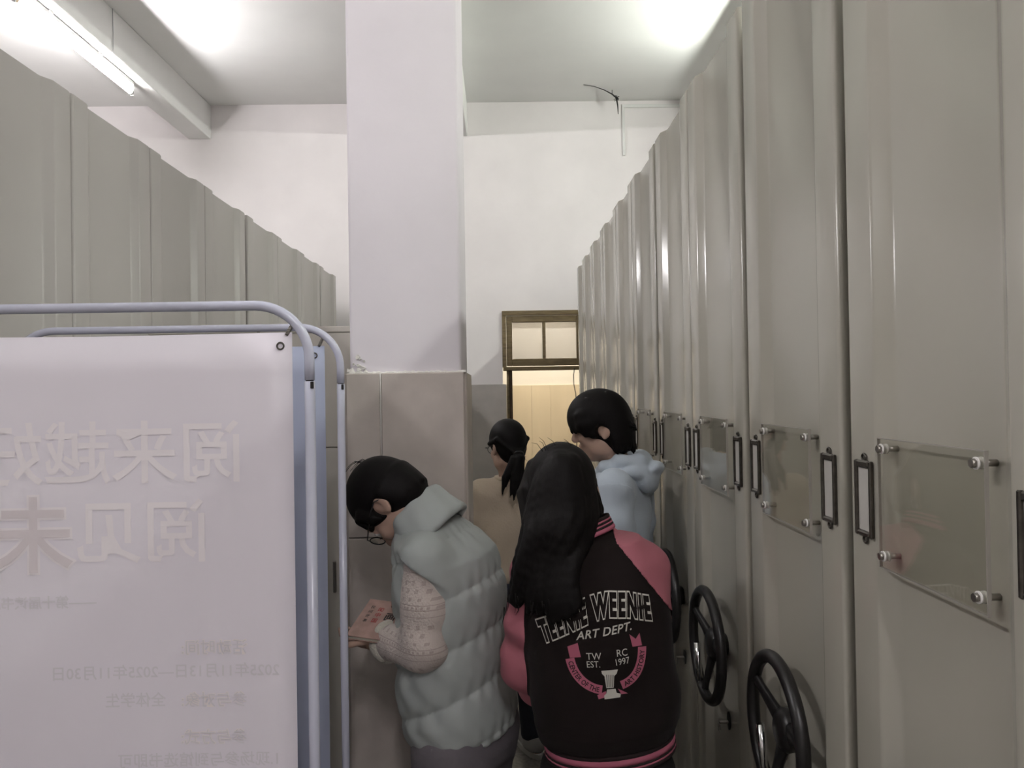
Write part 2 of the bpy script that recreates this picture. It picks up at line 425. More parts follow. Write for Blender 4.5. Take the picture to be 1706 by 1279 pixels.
# ------------------------------------------------------------------ mobile shelving units
UW, UH, UZ = 0.540, 2.70, 0.03
def arc(c, r, a0, a1, n=4): return [(c[0]+r*math.cos(a), c[1]+r*math.sin(a)) for a in np.linspace(a0, a1, n)]
def panel_profile(w, fl=0.098, bv=0.034, rec=0.02, th=0.035, r=0.011):
    """plan outline: u along the row, v out towards the aisle (flange face at v = 0)"""
    p = []
    p += arc((r, -r), r, math.pi, math.pi/2, 5)
    p += [(fl-0.006, 0), (fl-0.001, -0.0006), (fl+0.003, -0.003), (fl+bv-0.006, -rec+0.004), (fl+bv, -rec+0.0012), (fl+bv+0.006, -rec)]
    m = [(w-u, v) for u, v in reversed(p)]
    p += m
    p += [(w, -th), (0, -th)]
    return p
def shelving(name, label, side, facex, y0, w, body_len, full=True, group=None, matp=None):
    """side -1: stands right of the aisle and faces -X; +1: left of the aisle, faces +X"""
    t = thing(name, label, 'shelving unit', (facex, y0, 0), 0, group)
    prof = panel_profile(w)
    pts = [(side*v, u) for u, v in prof]
    area = sum(pts[i][0]*pts[(i+1) % len(pts)][1]-pts[(i+1) % len(pts)][0]*pts[i][1] for i in range(len(pts)))
    if area < 0: pts = pts[::-1]
    mb = MB()
    n = len(pts)
    cxm = sum(p[0] for p in pts)/n
    vs = [(x, y, UZ) for x, y in pts]+[(x, y, UH-0.006) for x, y in pts]
    # softened top edge
    vs += [(x-side*0.004 if side*x > -0.03 else x, min(max(y, 0.004), w-0.004), UH) for x, y in pts]
    fs = []
    for k in range(2):
        for i in range(n):
            j = (i+1) % n
            fs.append((k*n+i, k*n+j, (k+1)*n+j, (k+1)*n+i))
    mb.add(vs, fs, True)
    mb.add([vs[2*n+i] for i in range(n)], [tuple(range(n))])
    mb.add([vs[i] for i in range(n)], [tuple(range(n-1, -1, -1))])
    ep = mb.build('end_panel', matp or M_CAB, t)
    sd = -side
    body = MB()
    xa, xb = sorted((sd*0.036, sd*body_len))
    body.box((xa, 0.012, 0.10), (xb, w-0.012, UH-0.02), 0.004)
    body.build('shelf_body', M_BODY, t)
    MB().box((xa+0.02, 0.03, 0.0), (xb-0.02, w-0.03, 0.0995), 0.004).build('carriage', M_BODY, t)
    if not full: return t
    # (everything below faces -X; side = -1)
    # label holders on the flanges
    for u in (0.048, w-0.062):
        zc = 1.505
        hw, hh = 0.030, 0.066
        h = MB()
        yA, yB, zA, zB = u-hw, u+hw, zc-hh, zc+hh
        h.box((-0.0080, yA, zA), (-0.0005, yA+0.008, zB), 0.002)
        h.box((-0.0080, yB-0.008, zA), (-0.0005, yB, zB), 0.002)
        h.box((-0.0085, yA+0.0081, zB-0.013), (-0.0005, yB-0.0081, zB), 0.003)
        h.box((-0.0085, yA+0.0081, zA), (-0.0005, yB-0.0081, zA+0.010), 0.003)
        for s in (-1, 1):
            ring = [(-0.003, u+0.007*math.cos(a), zc+s*(hh+0.005)+0.006*math.sin(a)) for a in np.linspace(0, 2*math.pi, 12, endpoint=False)]
            h.tube(ring, 0.0022, 6, closed=True)
        lh = h.build('label_holder', M_BRONZE, t)
        MB().box((-0.0030, yA+0.0082, zA+0.0102), (-0.0012, yB-0.0082, zB-0.0132)).build('card', M_CARD, lh)
    # clear acrylic sheet on four stand-off bolts
    AY0, AY1, AZ0, AZ1 = w/2-0.1325, w/2+0.150, 1.400, 1.612
    AX = -0.003
    ap = MB().box((AX-0.004, AY0, AZ0), (AX, AY1, AZ1), 0.0008).build('acrylic_sheet', M_ACRYL, t)
    rim = MB()
    for lo_, hi_ in (((AY0-0.0016, AZ0-0.0016), (AY1+0.0016, AZ0)), ((AY0-0.0016, AZ1), (AY1+0.0016, AZ1+0.0016)), ((AY0-0.0016, AZ0+0.0001), (AY0, AZ1-0.0001)), ((AY1, AZ0+0.0001), (AY1+0.0016, AZ1-0.0001))):
        rim.box((AX-0.0046, lo_[0], lo_[1]), (AX+0.0006, hi_[0], hi_[1]))
    rim.build('sheet_edge', M_EDGE, ap)
    for yy in (AY0+0.016, AY1-0.014):
        for zz in (AZ0+0.020, AZ1-0.016):
            b = MB()
            b.cyl((AX-0.0125, yy, zz), (AX-0.0065, yy, zz), 0.0062, n=6)
            b.cyl((AX+0.004, yy, zz), (0.0195, yy, zz), 0.0048)
            bo = b.build('bolt', M_STEEL, ap)
            wsh = MB()
            wsh.cyl((AX-0.0064, yy, zz), (AX-0.0042, yy, zz), 0.0085)
            wsh.cyl((AX+0.0003, yy, zz), (AX+0.0038, yy, zz), 0.0085)
            wsh.build('washer', M_NYLON, ap)
    # hand wheel
    wy, wz, R, rr = w/2+0.0, 0.945, 0.155, 0.0150
    wx = -0.038
    ring = [(wx, wy+R*math.cos(a), wz+R*math.sin(a)) for a in np.linspace(0, 2*math.pi, 56, endpoint=False)]
    whl = MB().tube(ring, rr, 14, closed=True).build('hand_wheel', M_BLACK, t)
    hub = MB()
    prof = [(0.0195, 0.030), (0.010, 0.036), (-0.006, 0.046), (-0.020, 0.048), (-0.030, 0.040), (-0.036, 0.030), (-0.0375, 0.0)]
    nn = 24
    vs, fs = [], []
    for x, r in prof:
        for k in range(nn):
            a = 2*math.pi*k/nn
            vs.append((x, wy+max(r, 0.001)*math.cos(a), wz+max(r, 0.001)*math.sin(a)))
    for i in range(len(prof)-1):
        for k in range(nn):
            fs.append((i*nn+k, i*nn+(k+1) % nn, (i+1)*nn+(k+1) % nn, (i+1)*nn+k))
    hub.add(vs, fs, True)
    hub.build('hub', M_BLACK, whl)
    # u grows away from the camera, so the far side is image-left
    for ang in (28, 168, 282):
        a = math.radians(ang)
        d = Vector((0, math.cos(a), math.sin(a)))
        tn = Vector((0, -math.sin(a), math.cos(a)))
        c = Vector((0, wy, wz))
        sp = MB()
        secs = [(0.030, -0.018, 0.026, 0.012), (0.075, -0.026, 0.018, 0.010), (0.120, -0.034, 0.015, 0.009), (R-0.004, wx, 0.016, 0.010)]
        vs, fs = [], []
        for (q, xq, hw_, ht) in secs:
            for k in range(8):
                b = 2*math.pi*k/8
                vs.append(c+d*q+tn*(hw_*math.cos(b))+Vector((xq+ht*math.sin(b), 0, 0)))
        for i in range(3):
            for k in range(8):
                fs.append((i*8+k, i*8+(k+1) % 8, (i+1)*8+(k+1) % 8, (i+1)*8+k))
        sp.add(vs, fs, True)
        sp.build('spoke', M_BLACK, whl)
    hb = Vector((wx-0.006, wy+0.062, wz-R+0.026))
    hh_ = MB()
    hh_.cyl(hb, hb+Vector((-0.004, 0.012, 0.112)), 0.0090, 0.0100)
    hh_.cyl(hb+Vector((0, 0, -0.014)), hb, 0.006)
    hh_.build('crank_handle', M_CHROME, whl)
    # lock under the wheel
    lk = MB()
    ov = [(0.0198-0.003, wy-0.02+0.017*math.cos(q), 0.728+0.026*math.sin(q)) for q in np.linspace(0, 2*math.pi, 18, endpoint=False)]
    ov2 = [(0.0204, y_, z_) for _, y_, z_ in ov]
    lk.add(ov+ov2, [tuple(range(18))]+[(i, (i+1) % 18, 18+(i+1) % 18, 18+i) for i in range(18)])
    lko = lk.build('lock', M_BLACK, t)
    kk = MB()
    kk.box((-0.012, wy-0.027, 0.722), (0.0160, wy-0.013, 0.730), 0.002)
    kk.box((-0.013, wy-0.028, 0.702), (-0.008, wy-0.012, 0.7215), 0.002)
    kk.build('latch', M_STEEL, lko)
    return t

FX = 0.63
near = ['nearest', 'second', 'third', 'fourth', 'fifth', 'sixth', 'seventh', 'eighth', 'ninth', 'tenth']
rights = [(0.290, .54), (0.850, .54), (1.424, .537), (1.995, .545), (2.5455, .530), (3.105, .540), (3.6475, .502), (4.152, .538), (4.710, .520), (5.250, .535), (5.788, .470)]
proto = None
rlabels = ['grey shelving unit just outside the right picture edge',
           'nearest grey shelving unit on the right with the largest clear acrylic sheet',
           'grey shelving unit with the lowest, largest black hand wheel in view',
           'grey shelving unit with a black hand wheel beside the varsity jacket',
           'grey shelving unit right behind the varsity jacket shoulder, fourth on the right',
           'grey shelving unit beside the blue hoodie, fifth on the right',
           'grey shelving unit behind the hoodie wearer, sixth on the right',
           'grey shelving unit, seventh on the right counting from the camera',
           'grey shelving unit, third from the door on the right side',
           'grey shelving unit, next to last before the door on the right',
           'farthest grey shelving unit on the right, beside the door frame']
unit_cache = {}
for (y0, w), lb in zip(rights, rlabels):
    if w not in unit_cache:
        unit_cache[w] = shelving('shelving_unit', lb, -1, FX, y0, w, 2.9, True, 'shelving units right of the aisle')
    else:
        c = copy_tree(unit_cache[w]); c['label'] = lb; c.location = (FX, y0, 0)
lefts = [(0.288, .555), (0.847, .555), (1.405, .555), (1.962, .555), (2.520, .560), (3.082, .562), (3.646, .570), (4.256, .562), (4.820, .560), (5.382, .555), (5.972, .545)]
llabels = ['plain grey shelving unit left of the camera, outside the picture',
           'plain grey shelving unit outside the left picture edge, nearest the front poster',
           'nearest plain grey shelving unit behind the poster stands at the left edge',
           'plain grey shelving unit cut by the left picture edge under the lamp',
           'wide plain grey shelving unit above the left part of the front poster',
           'plain grey shelving unit fourth on the left above the poster',
           'plain grey shelving unit just before the dark gap on the left',
           'plain grey shelving unit just past the dark gap on the left',
           'plain grey shelving unit on the left, third from the far wall',
           'plain grey shelving unit on the left, second from the far wall',
           'farthest plain grey shelving unit on the left, beside the pillar top']
for (y0, w), lb in zip(lefts, llabels):
    shelving('shelving_unit', lb, 1, -1.39, y0, w, 2.9, False, 'shelving units left of the aisle', M_CABL)
# ------------------------------------------------------------------ flat text helper
def text_mesh(body, size=1.0, align='LEFT', outline=0.0, shear=0.0, spacing=1.0, res=3, weight=0.0):
    cu = bpy.data.curves.new('lettering', 'FONT')
    cu.body = body
    cu.size = size
    cu.align_x = align
    cu.shear = shear
    cu.space_character = spacing
    cu.resolution_u = res
    if outline:
        cu.fill_mode = 'NONE'
        cu.bevel_depth = outline
        cu.bevel_resolution = 0
    cu.offset = weight
    o = bpy.data.objects.new('lettering', cu)
    COL.objects.link(o)
    dg = bpy.context.evaluated_depsgraph_get()
    me = bpy.data.meshes.new_from_object(o.evaluated_get(dg))
    vs = [v.co.copy() for v in me.vertices]
    fs = [tuple(p.vertices) for p in me.polygons]
    bpy.data.objects.remove(o)
    bpy.data.curves.remove(cu)
    bpy.data.meshes.remove(me)
    return vs, fs

# ------------------------------------------------------------------ poster stands
def poster_stand(D, xl, xr, ztop, label, springs, rad=0.0097, bend=0.105, joint=None):
    t = thing('poster_stand', label, 'poster stand', ((xl+xr)/2, D, 0), 0, 'tubular poster stands')
    w = (xr-xl)/2
    zj = joint
    pts = [(-w, 0, zj), (-w, 0, ztop-bend)]
    pts += [(-w+bend-bend*math.cos(a), 0, ztop-bend+bend*math.sin(a)) for a in np.linspace(0.12, math.pi/2, 12)]
    pts += [(w-bend+bend*math.sin(a), 0, ztop-bend+bend*math.cos(a)) for a in np.linspace(0.0, math.pi/2, 13)]
    pts += [(w, 0, zj)]
    MB().tube(pts, rad, 16).build('top_rail', M_TUBEP, t)
    for s in (-1, 1):
        p = MB()
        p.cyl((s*w, 0, 0.03), (s*w, 0, zj-0.0022), rad+0.0006)
        po = p.build('pole', M_TUBEP, t)
        MB().cyl((s*w, 0, zj-0.0022), (s*w, 0, zj), rad-0.002).build('joint_gap', M_BLACK, po)
        if s > 0:
            MB().box((s*w+0.0035, -rad-0.0012, zj-0.0165), (s*w+rad*0.8+0.0015, -rad*0.55, zj-0.003), 0.0008).build('lock_button', M_BLACK, po)
        MB().tube([(s*w, -0.24, 0.0125), (s*w, 0.24, 0.0125)], 0.0122, 12).build('foot', M_TUBEP, t)
        MB().cyl((s*w, 0, 0.02), (s*w, 0, 0.05), rad+0.004).build('foot_socket', M_TUBEP, t)
    MB().tube([(-w, 0, 0.25), (w, 0, 0.25)], rad*0.8, 12).build('cross_bar', M_TUBEP, t)
    for (a, b) in springs:                      # spring hooks: metal barrel at the tube, thin cord down to the eyelet
        a = Vector(a)-t.location; b = Vector(b)-t.location
        a.y = 0; b.y = 0
        m = a+(b-a)*0.50
        s = MB().cyl(a, m, 0.0038, n=10)
        d = (b-a).normalized()
        for k in range(7):
            s.tube([a+(m-a)*(k/7)+Vector((0.0045*math.cos(q), 0.0045*math.sin(q), 0)) for q in np.linspace(0, 2*math.pi, 9)[:-1]], 0.0008, 5, closed=True)
        so_ = s.build('spring_hook', M_STEEL, t)
        MB().tube([m, b], 0.0009, 6).build('cord', M_WHITEP, so_)
    return t
Z1 = 1.875
g1 = at(467, 576, 1.497)
poster_stand(1.50, -1.215, -0.3735, Z1, 'front pale blue tubular stand holding the white mirrored-text poster',
             [(at(487, 541, 1.5), g1), ((-1.148, 1.5, 1.842), (-1.125, 1.5, 1.795)), ((-0.42, 1.5, 0.27), (-0.44, 1.5, 0.31)), ((-1.14, 1.5, 0.27), (-1.125, 1.5, 0.31))], joint=1.7+0.0285)
g2 = at(524, 592, 1.997)
poster_stand(2.00, -1.262, -0.4180, Z1, 'rear pale blue tubular stand half hidden behind the front stand',
             [(at(538, 562, 2.0), g2), (at(431, 545, 2.0), at(430, 580, 2.0)), ((-1.195, 2.0, 1.842), (-1.17, 2.0, 1.795)), ((-0.47, 2.0, 0.27), (-0.49, 2.0, 0.31))], joint=1.7+0.0285)

def banner(D, x0, x1, z0, z1, m, label, eyelets):
    t = thing('hanging_poster', label, 'poster', ((x0+x1)/2, D, 0), 0, 'posters hung in the tubular stands')
    w = (x1-x0)/2
    nx, nz = 14, 20
    vs, fs = [], []
    for s in (0, 1):
        for j in range(nz+1):
            for i in range(nx+1):
                u = i/nx*2-1; v = j/nz
                sag = 0.004*(1-u*u)*v**6 * 0 - 0.003*(1-abs(u))*v**8
                bow = 0.004*math.sin(u*2.2+0.6)*math.sin(v*3.0)
                vs.append((u*w, bow+(0.0009 if s else 0.0), z0+(z1-z0)*v+sag))
    o = (nx+1)*(nz+1)
    for j in range(nz):
        for i in range(nx):
            a = j*(nx+1)+i
            fs.append((a, a+1, a+nx+2, a+nx+1))
            fs.append((o+a, o+a+nx+1, o+a+nx+2, o+a+1))
    rim = [i for i in range(nx+1)]+[j*(nx+1)+nx for j in range(1, nz+1)]+[nz*(nx+1)+i for i in range(nx-1, -1, -1)]+[j*(nx+1) for j in range(nz-1, 0, -1)]
    for a, b in zip(rim, rim[1:]+rim[:1]):
        fs.append((a, o+a, o+b, b))
    sh = MB().add(vs, fs, True).build('sheet', m, t)
    for e in eyelets:
        e = Vector(e)-t.location
        ring = [(e.x+0.0066*math.cos(a), -0.0012, e.z+0.0066*math.sin(a)) for a in np.linspace(0, 2*math.pi, 18, endpoint=False)]
        MB().tube(ring, 0.0016, 8, closed=True).build('eyelet', M_BRONZE, t)
    return t, sh
B1X0, B1X1, B1Z0, B1Z1 = -1.172, -0.4065, 0.33, 1.822
ban1, sh1 = banner(1.4985, B1X0, B1X1, B1Z0, B1Z1, M_BANNER, 'white poster seen from behind with faint mirrored Chinese lettering',
                   [g1, (-1.125, 1.5, 1.795), (-0.44, 1.5, 0.355), (-1.125, 1.5, 0.355)])
ban2, sh2 = banner(1.9985, -1.222, -0.4585, 0.33, 1.826, M_BANNERB, 'blue poster mostly hidden behind the white poster',
                   [g2, (-1.17, 2.0, 1.795), (-0.49, 2.0, 0.355)])
bvh1 = BVHTree.FromPolygons([v.co for v in sh1.data.vertices], [tuple(p.vertices) for p in sh1.data.polygons])
def banner_text(name, body, px_right, py, hpx, m, spacing=1.0, outline=0.0, weight=0.0, lift=0.0012, shear=0.0):
    """mirrored show-through lettering; px_right is where the line starts, at the right"""
    p = at(px_right, py, 1.4985)-ban1.location
    s = hpx*1.5/FPX
    vs, fs = text_mesh(body, s, outline=outline*s, weight=weight*s, spacing=spacing, shear=shear)
    out = []
    for v in vs:
        x = p.x-v.x; z = p.z+v.y
        hit = bvh1.ray_cast(Vector((x, -0.2, z)), Vector((0, 1, 0)), 1.0)
        y = hit[0].y if hit[0] else 0.0
        out.append((x, y-lift, z))
    MB().add(out, [tuple(reversed(f)) for f in fs]).build(name, m, ban1)
banner_text('print_title', '阅来越好', 408, 792, 110, M_INKL, spacing=1.0, weight=0.010)
banner_text('print_title', '阅见', 350, 925, 112, M_INKL, spacing=0.98, weight=0.010)
banner_text('print_title', '未来', 124, 940, 132, M_INKL, weight=0.040)
banner_text('print_title', '未来', 124, 940, 132, M_INKD, weight=0.012, lift=0.0020)
banner_text('print_line', '——第十届读书月', 160, 1010, 22, M_INKT, weight=0.02)
banner_text('print_heading', '活动时间:', 412, 1087, 26, M_INKG, weight=0.035)
banner_text('print_heading', '活动时间:', 412, 1087, 26, M_INKT, weight=0.0, lift=0.0020)
banner_text('print_line', '2025年11月13日—2025年11月30日', 466, 1124, 25, M_INKT, weight=0.01)
banner_text('print_heading', '参与对象:', 412, 1174, 26, M_INKG, weight=0.035)
banner_text('print_heading', '参与对象:', 412, 1174, 26, M_INKT, weight=0.0, lift=0.0020)
banner_text('print_line', '全体学生', 276, 1175, 25, M_INKT, weight=0.01)
banner_text('print_heading', '参与方式:', 412, 1236, 26, M_INKG, weight=0.035)
banner_text('print_heading', '参与方式:', 412, 1236, 26, M_INKT, weight=0.0, lift=0.0020)
banner_text('print_line', '1.现场参与到馆选书即可', 468, 1272, 25, M_INKT, weight=0.01)

# ------------------------------------------------------------------ bookcase between stands and pillar
BKX0, BKX1, BKY0, BKY1, BKZ = -1.325, -0.507, 2.93, 3.25, 1.955
bk = thing('bookcase', 'cream bookcase with a closed upper panel beside the pillar', 'bookcase', ((BKX0+BKX1)/2, (BKY0+BKY1)/2, 0))
bw, bd = (BKX1-BKX0)/2, (BKY1-BKY0)/2
for s in (-1, 1):
    MB().box((s*bw-0.009, -bd+0.018, 0), (s*bw+0.009, bd, BKZ-0.0205), 0.002).build('side_panel', M_CREAM, bk)
MB().box((-bw-0.014, -bd-0.004, BKZ-0.020), (bw+0.014, bd, BKZ+0.004), 0.004).build('top_board', M_CREAM, bk)
MB().box((-bw+0.0092, bd-0.012, 0.02), (bw-0.0092, bd-0.004, BKZ-0.021), 0).build('back_panel', M_CREAM, bk)
MB().box((-bw-0.008, -bd, 1.50), (bw+0.008, -bd+0.0175, BKZ-0.021), 0.002).build('upper_panel', M_CREAM, bk)
shz = [0.05, 0.42, 0.80, 1.19, 1.481]
DRX = -0.620-bk.location.x                     # the closed door ends here; an open column of shelves follows
dr = MB().box((-bw-0.006, -bd, 0.055), (DRX, -bd+0.0175, 1.497), 0.002).build('door', M_CREAM, bk)
MB().box((DRX-0.03, -bd-0.012, 0.95), (DRX-0.018, -bd-0.0005, 1.07), 0.003).build('handle', M_STEEL, dr)
MB().box((DRX-0.018, -bd+0.02, 0.066), (DRX, bd-0.0122, 1.48), 0.001).build('divider', M_CREAM, bk)
for z in shz:
    MB().box((DRX+0.0002, -bd+0.02, z), (bw-0.0092, bd-0.0122, z+0.016), 0.002).build('shelf', M_CREAM, bk)
spine_cols = [('yellow', (0.55, 0.33, 0.03)), ('black', (0.015, 0.013, 0.014)), ('dark red', (0.11, 0.012, 0.014)), ('dark green', (0.02, 0.06, 0.04)),
              ('navy', (0.015, 0.025, 0.08)), ('white', (0.55, 0.53, 0.5)), ('brown', (0.10, 0.05, 0.03))]
SPM = {n: mat('cover_'+n.replace(' ', '_'), c, 0.45) for n, c in spine_cols}
M_PAPER = mat('page_block', (0.62, 0.58, 0.48), 0.8)
def shelf_book(x, z, th, hgt, dep, cname, label):
    t = thing('book', label, 'book', (bk.location.x+x, BKY0+0.05, z), 0, 'books in the cream bookcase')
    c = MB()
    c.box((-th/2, 0, 0), (-th/2+0.002, dep, hgt))
    c.box((th/2-0.002, 0, 0), (th/2, dep, hgt))
    c.box((-th/2+0.002, 0, 0), (th/2-0.002, 0.002, hgt))
    c.build('cover', SPM[cname], t)
    MB().box((-th/2+0.0022, 0.0022, 0.003), (th/2-0.0022, dep-0.003, hgt-0.003)).build('pages', M_PAPER, t)
    return t
rows = [(1.206, ['black', 'dark red', 'yellow'], 'top open shelf'),
        (0.816, ['navy', 'brown', 'dark red'], 'second open shelf'),
        (0.436, ['dark green', 'white', 'black'], 'third open shelf'),
        (0.066, ['navy', 'brown', 'white'], 'bottom shelf')]
ordn = ['first', 'second', 'third', 'fourth', 'fifth', 'sixth', 'seventh']
for z, cols, where in rows:
    x = bw-0.012
    for i, cn in enumerate(cols):
        th = 0.0322
        x -= th+0.0012
        shelf_book(x+th/2, z+0.0002, th, random.uniform(0.22, 0.265), random.uniform(0.15, 0.2), cn,
                   '%s book standing %s from the pillar on the %s' % (cn, ordn[i], where))

# ------------------------------------------------------------------ small things on walls and ceiling
def P(px, py, y): return at(px, py, y)
tr = MB()
tr.box((1.105, YB-0.016, 1.7+2.08), (1.130, YB-0.0005, 1.7+2.505), 0.002)
tr.box((1.105, YB-0.016, 1.7+2.5055), (1.80, YB-0.0005, 1.7+2.535), 0.002)
tag(tr.build('cable_trunking', M_WHITEP), 'thin white cable trunking bent down the far wall under the ceiling', 'trunking')
wr = MB()
y = 6.55
ps = [(P(972, 141, 6.42)), P(990, 144, 6.45), P(1007, 150, 6.5), P(1020, 157, 6.55), P(1027, 163, 6.6), P(1029, 175, 6.62), P(1030, 190, 6.62)]
ps = [Vector((p.x, p.y, min(p.z, ZC-0.004))) for p in ps]
wr.tube(ps, [0.002, 0.003, 0.004, 0.006, 0.008, 0.006, 0.003], 6)
for k in range(7):
    c = ps[4]+Vector((random.uniform(-.025, .025), random.uniform(-.02, .02), random.uniform(-.035, .02)))
    wr.tube([ps[4], (ps[4]+c)/2+Vector((0.01, 0, 0.004)), c], [0.005, 0.004, 0.002], 5)
wr.tube([ps[3], Vector((ps[3].x, ps[3].y, ZC))], 0.003, 5)
tag(wr.build('ceiling_wire', M_WIRE), 'loose black wire tangle dangling from the ceiling near the far wall', 'wire')
jb = thing('conduit_clip', 'small white conduit with a grey end on the middle ceiling beam', 'conduit', (-0.2695, 5.12, 4.05))
MB().box((0.0, -0.03, 0.065), (0.028, 0.03, 0.18), 0.003).build('casing', M_WHITEP, jb)
MB().box((0.002, -0.028, 0.02), (0.026, 0.028, 0.0645), 0.003).build('end_piece', M_GREYP, jb)
cb = MB().tube([P(957, 613, 6.76), P(955.5, 625, 6.74), P(956, 640, 6.73), P(959, 655, 6.73), P(961, 680, 6.73), P(961, 760, 6.73)], 0.0035, 6)
tag(cb.build('doorway_wire', M_WIRE), 'thin dark cord hanging from the transom bar in the doorway', 'wire')
# ------------------------------------------------------------------ implicit-surface modelling for figures and clothes
def npv(p): return np.array([p[0], p[1], p[2]], dtype=np.float32)
def smin(a, b, k):
    if k <= 0: return np.minimum(a, b)
    h = np.maximum(k-np.abs(a-b), 0)/k
    return np.minimum(a, b)-h*h*(k*0.25)
def smax(a, b, k): return -smin(-a, -b, k)
class Fld:
    FAR = 0.12
    def __init__(s, lo, hi, h):
        s.lo = npv(lo); s.h = h
        s.n = np.ceil((npv(hi)-s.lo)/h).astype(int)+1
        s.f = np.full(s.n, s.FAR, np.float32)
    def like(s):
        g = Fld.__new__(Fld); g.lo, g.h, g.n = s.lo, s.h, s.n
        g.f = np.full(s.n, s.FAR, np.float32)
        return g
    def win(s, lo, hi):
        a = np.clip(np.floor((np.asarray(lo)-s.lo)/s.h).astype(int), 0, s.n)
        b = np.clip(np.ceil((np.asarray(hi)-s.lo)/s.h).astype(int)+1, 0, s.n)
        if np.any(b-a < 1): return None, None
        sl = tuple(slice(i, j) for i, j in zip(a, b))
        ax = [(s.lo[d]+np.arange(a[d], b[d])*s.h).astype(np.float32) for d in range(3)]
        return sl, (ax[0][:, None, None], ax[1][None, :, None], ax[2][None, None, :])
    def full(s):
        return s.win(s.lo, s.lo+(s.n-1)*s.h)
    def put(s, sl, d, k, op):
        if op == 'add': s.f[sl] = smin(s.f[sl], d, k)
        else: s.f[sl] = smax(s.f[sl], -d, k)
    def cap(s, a, b, ra, rb=None, k=0.02, op='add'):
        a, b = npv(a), npv(b); rb = ra if rb is None else rb
        pad = max(ra, rb)+k+3*s.h+0.01
        sl, X = s.win(np.minimum(a, b)-pad, np.maximum(a, b)+pad)
        if sl is None: return s
        ab = b-a; L = float(ab@ab)+1e-12
        p = [X[i]-a[i] for i in range(3)]
        t = np.clip((p[0]*ab[0]+p[1]*ab[1]+p[2]*ab[2])/L, 0, 1)
        d = np.sqrt((p[0]-t*ab[0])**2+(p[1]-t*ab[1])**2+(p[2]-t*ab[2])**2)-(ra+(rb-ra)*t)
        s.put(sl, d, k, op)
        return s
    def lock(s, pts, rs, k=0.006, sub=3):
        # smooth curve through the points (Catmull-Rom), radii eased along it
        P_ = [Vector(p) for p in pts]; n = len(P_); out, ro = [], []
        for i in range(n-1):
            p0, p1, p2, p3 = P_[max(i-1, 0)], P_[i], P_[i+1], P_[min(i+2, n-1)]
            for j in range(sub):
                t = j/sub
                out.append(0.5*((2*p1)+(p2-p0)*t+(2*p0-5*p1+4*p2-p3)*t*t+(3*p1-p0-3*p2+p3)*t**3))
                ro.append(rs[i]+(rs[i+1]-rs[i])*t)
        out.append(P_[-1]); ro.append(rs[-1])
        return s.chain(out, ro, k)
    def chain(s, pts, rs, k=0.02, op='add'):
        for i in range(len(pts)-1): s.cap(pts[i], pts[i+1], rs[i], rs[i+1], k, op)
        return s
    def ell(s, c, axes, rad, k=0.02, op='add'):
        c = npv(c); A = [npv(Vector(a).normalized()) for a in axes]
        R = max(rad)+k+3*s.h+0.01
        sl, X = s.win(c-R, c+R)
        if sl is None: return s
        p = [X[i]-c[i] for i in range(3)]
        q = [p[0]*a[0]+p[1]*a[1]+p[2]*a[2] for a in A]
        k0 = np.sqrt(sum((q[i]/rad[i])**2 for i in range(3)))
        k1 = np.sqrt(sum((q[i]/rad[i]**2)**2 for i in range(3)))+1e-9
        s.put(sl, k0*(k0-1)/k1, k, op)
        return s
    def loft(s, base, u, l, f, ss, cx, cy, a, b, k=0.02, op='add', ex=2.0, cap_k=0.03, mod=None, shell=0.0):
        """elliptic column along u: at height ss[i] centre offset (cx, cy) along l, f and half-axes a (l) and b (f)"""
        base = npv(base); u, l, f = npv(u), npv(l), npv(f)
        top = base+u*ss[-1]
        R = max(max(a), max(b))+max(map(abs, list(cx)+list(cy)))+k+0.03
        lo = np.minimum(base+u*ss[0], top)-R; hi = np.maximum(base+u*ss[0], top)+R
        sl, X = s.win(lo, hi)
        p = [X[i]-base[i] for i in range(3)]
        S = p[0]*u[0]+p[1]*u[1]+p[2]*u[2]
        x = p[0]*l[0]+p[1]*l[1]+p[2]*l[2]-np.interp(S, ss, cx)
        y = p[0]*f[0]+p[1]*f[1]+p[2]*f[2]-np.interp(S, ss, cy)
        aa, bb = np.interp(S, ss, a), np.interp(S, ss, b)
        r = (np.abs(x/aa)**ex+np.abs(y/bb)**ex)**(1.0/ex)
        d = (r-1)*np.minimum(aa, bb)
        if mod is not None: d = d-mod(S, x, y)
        if shell: d = np.abs(d)-shell
        d = smax(smax(d, ss[0]-S, cap_k), S-ss[-1], cap_k)
        s.put(sl, d.astype(np.float32), k, op)
        return s
    def plane(s, p, n):
        """signed distance to a plane over the whole grid"""
        sl, X = s.full(); p = npv(p); n = npv(Vector(n).normalized())
        return (X[0]-p[0])*n[0]+(X[1]-p[1])*n[1]+(X[2]-p[2])*n[2]
    def mesh(s, name, m, parent, f=None):
        v, q = nets(s.f if f is None else f, s.lo, s.h)
        return np_mesh(name, v, q, m, parent)
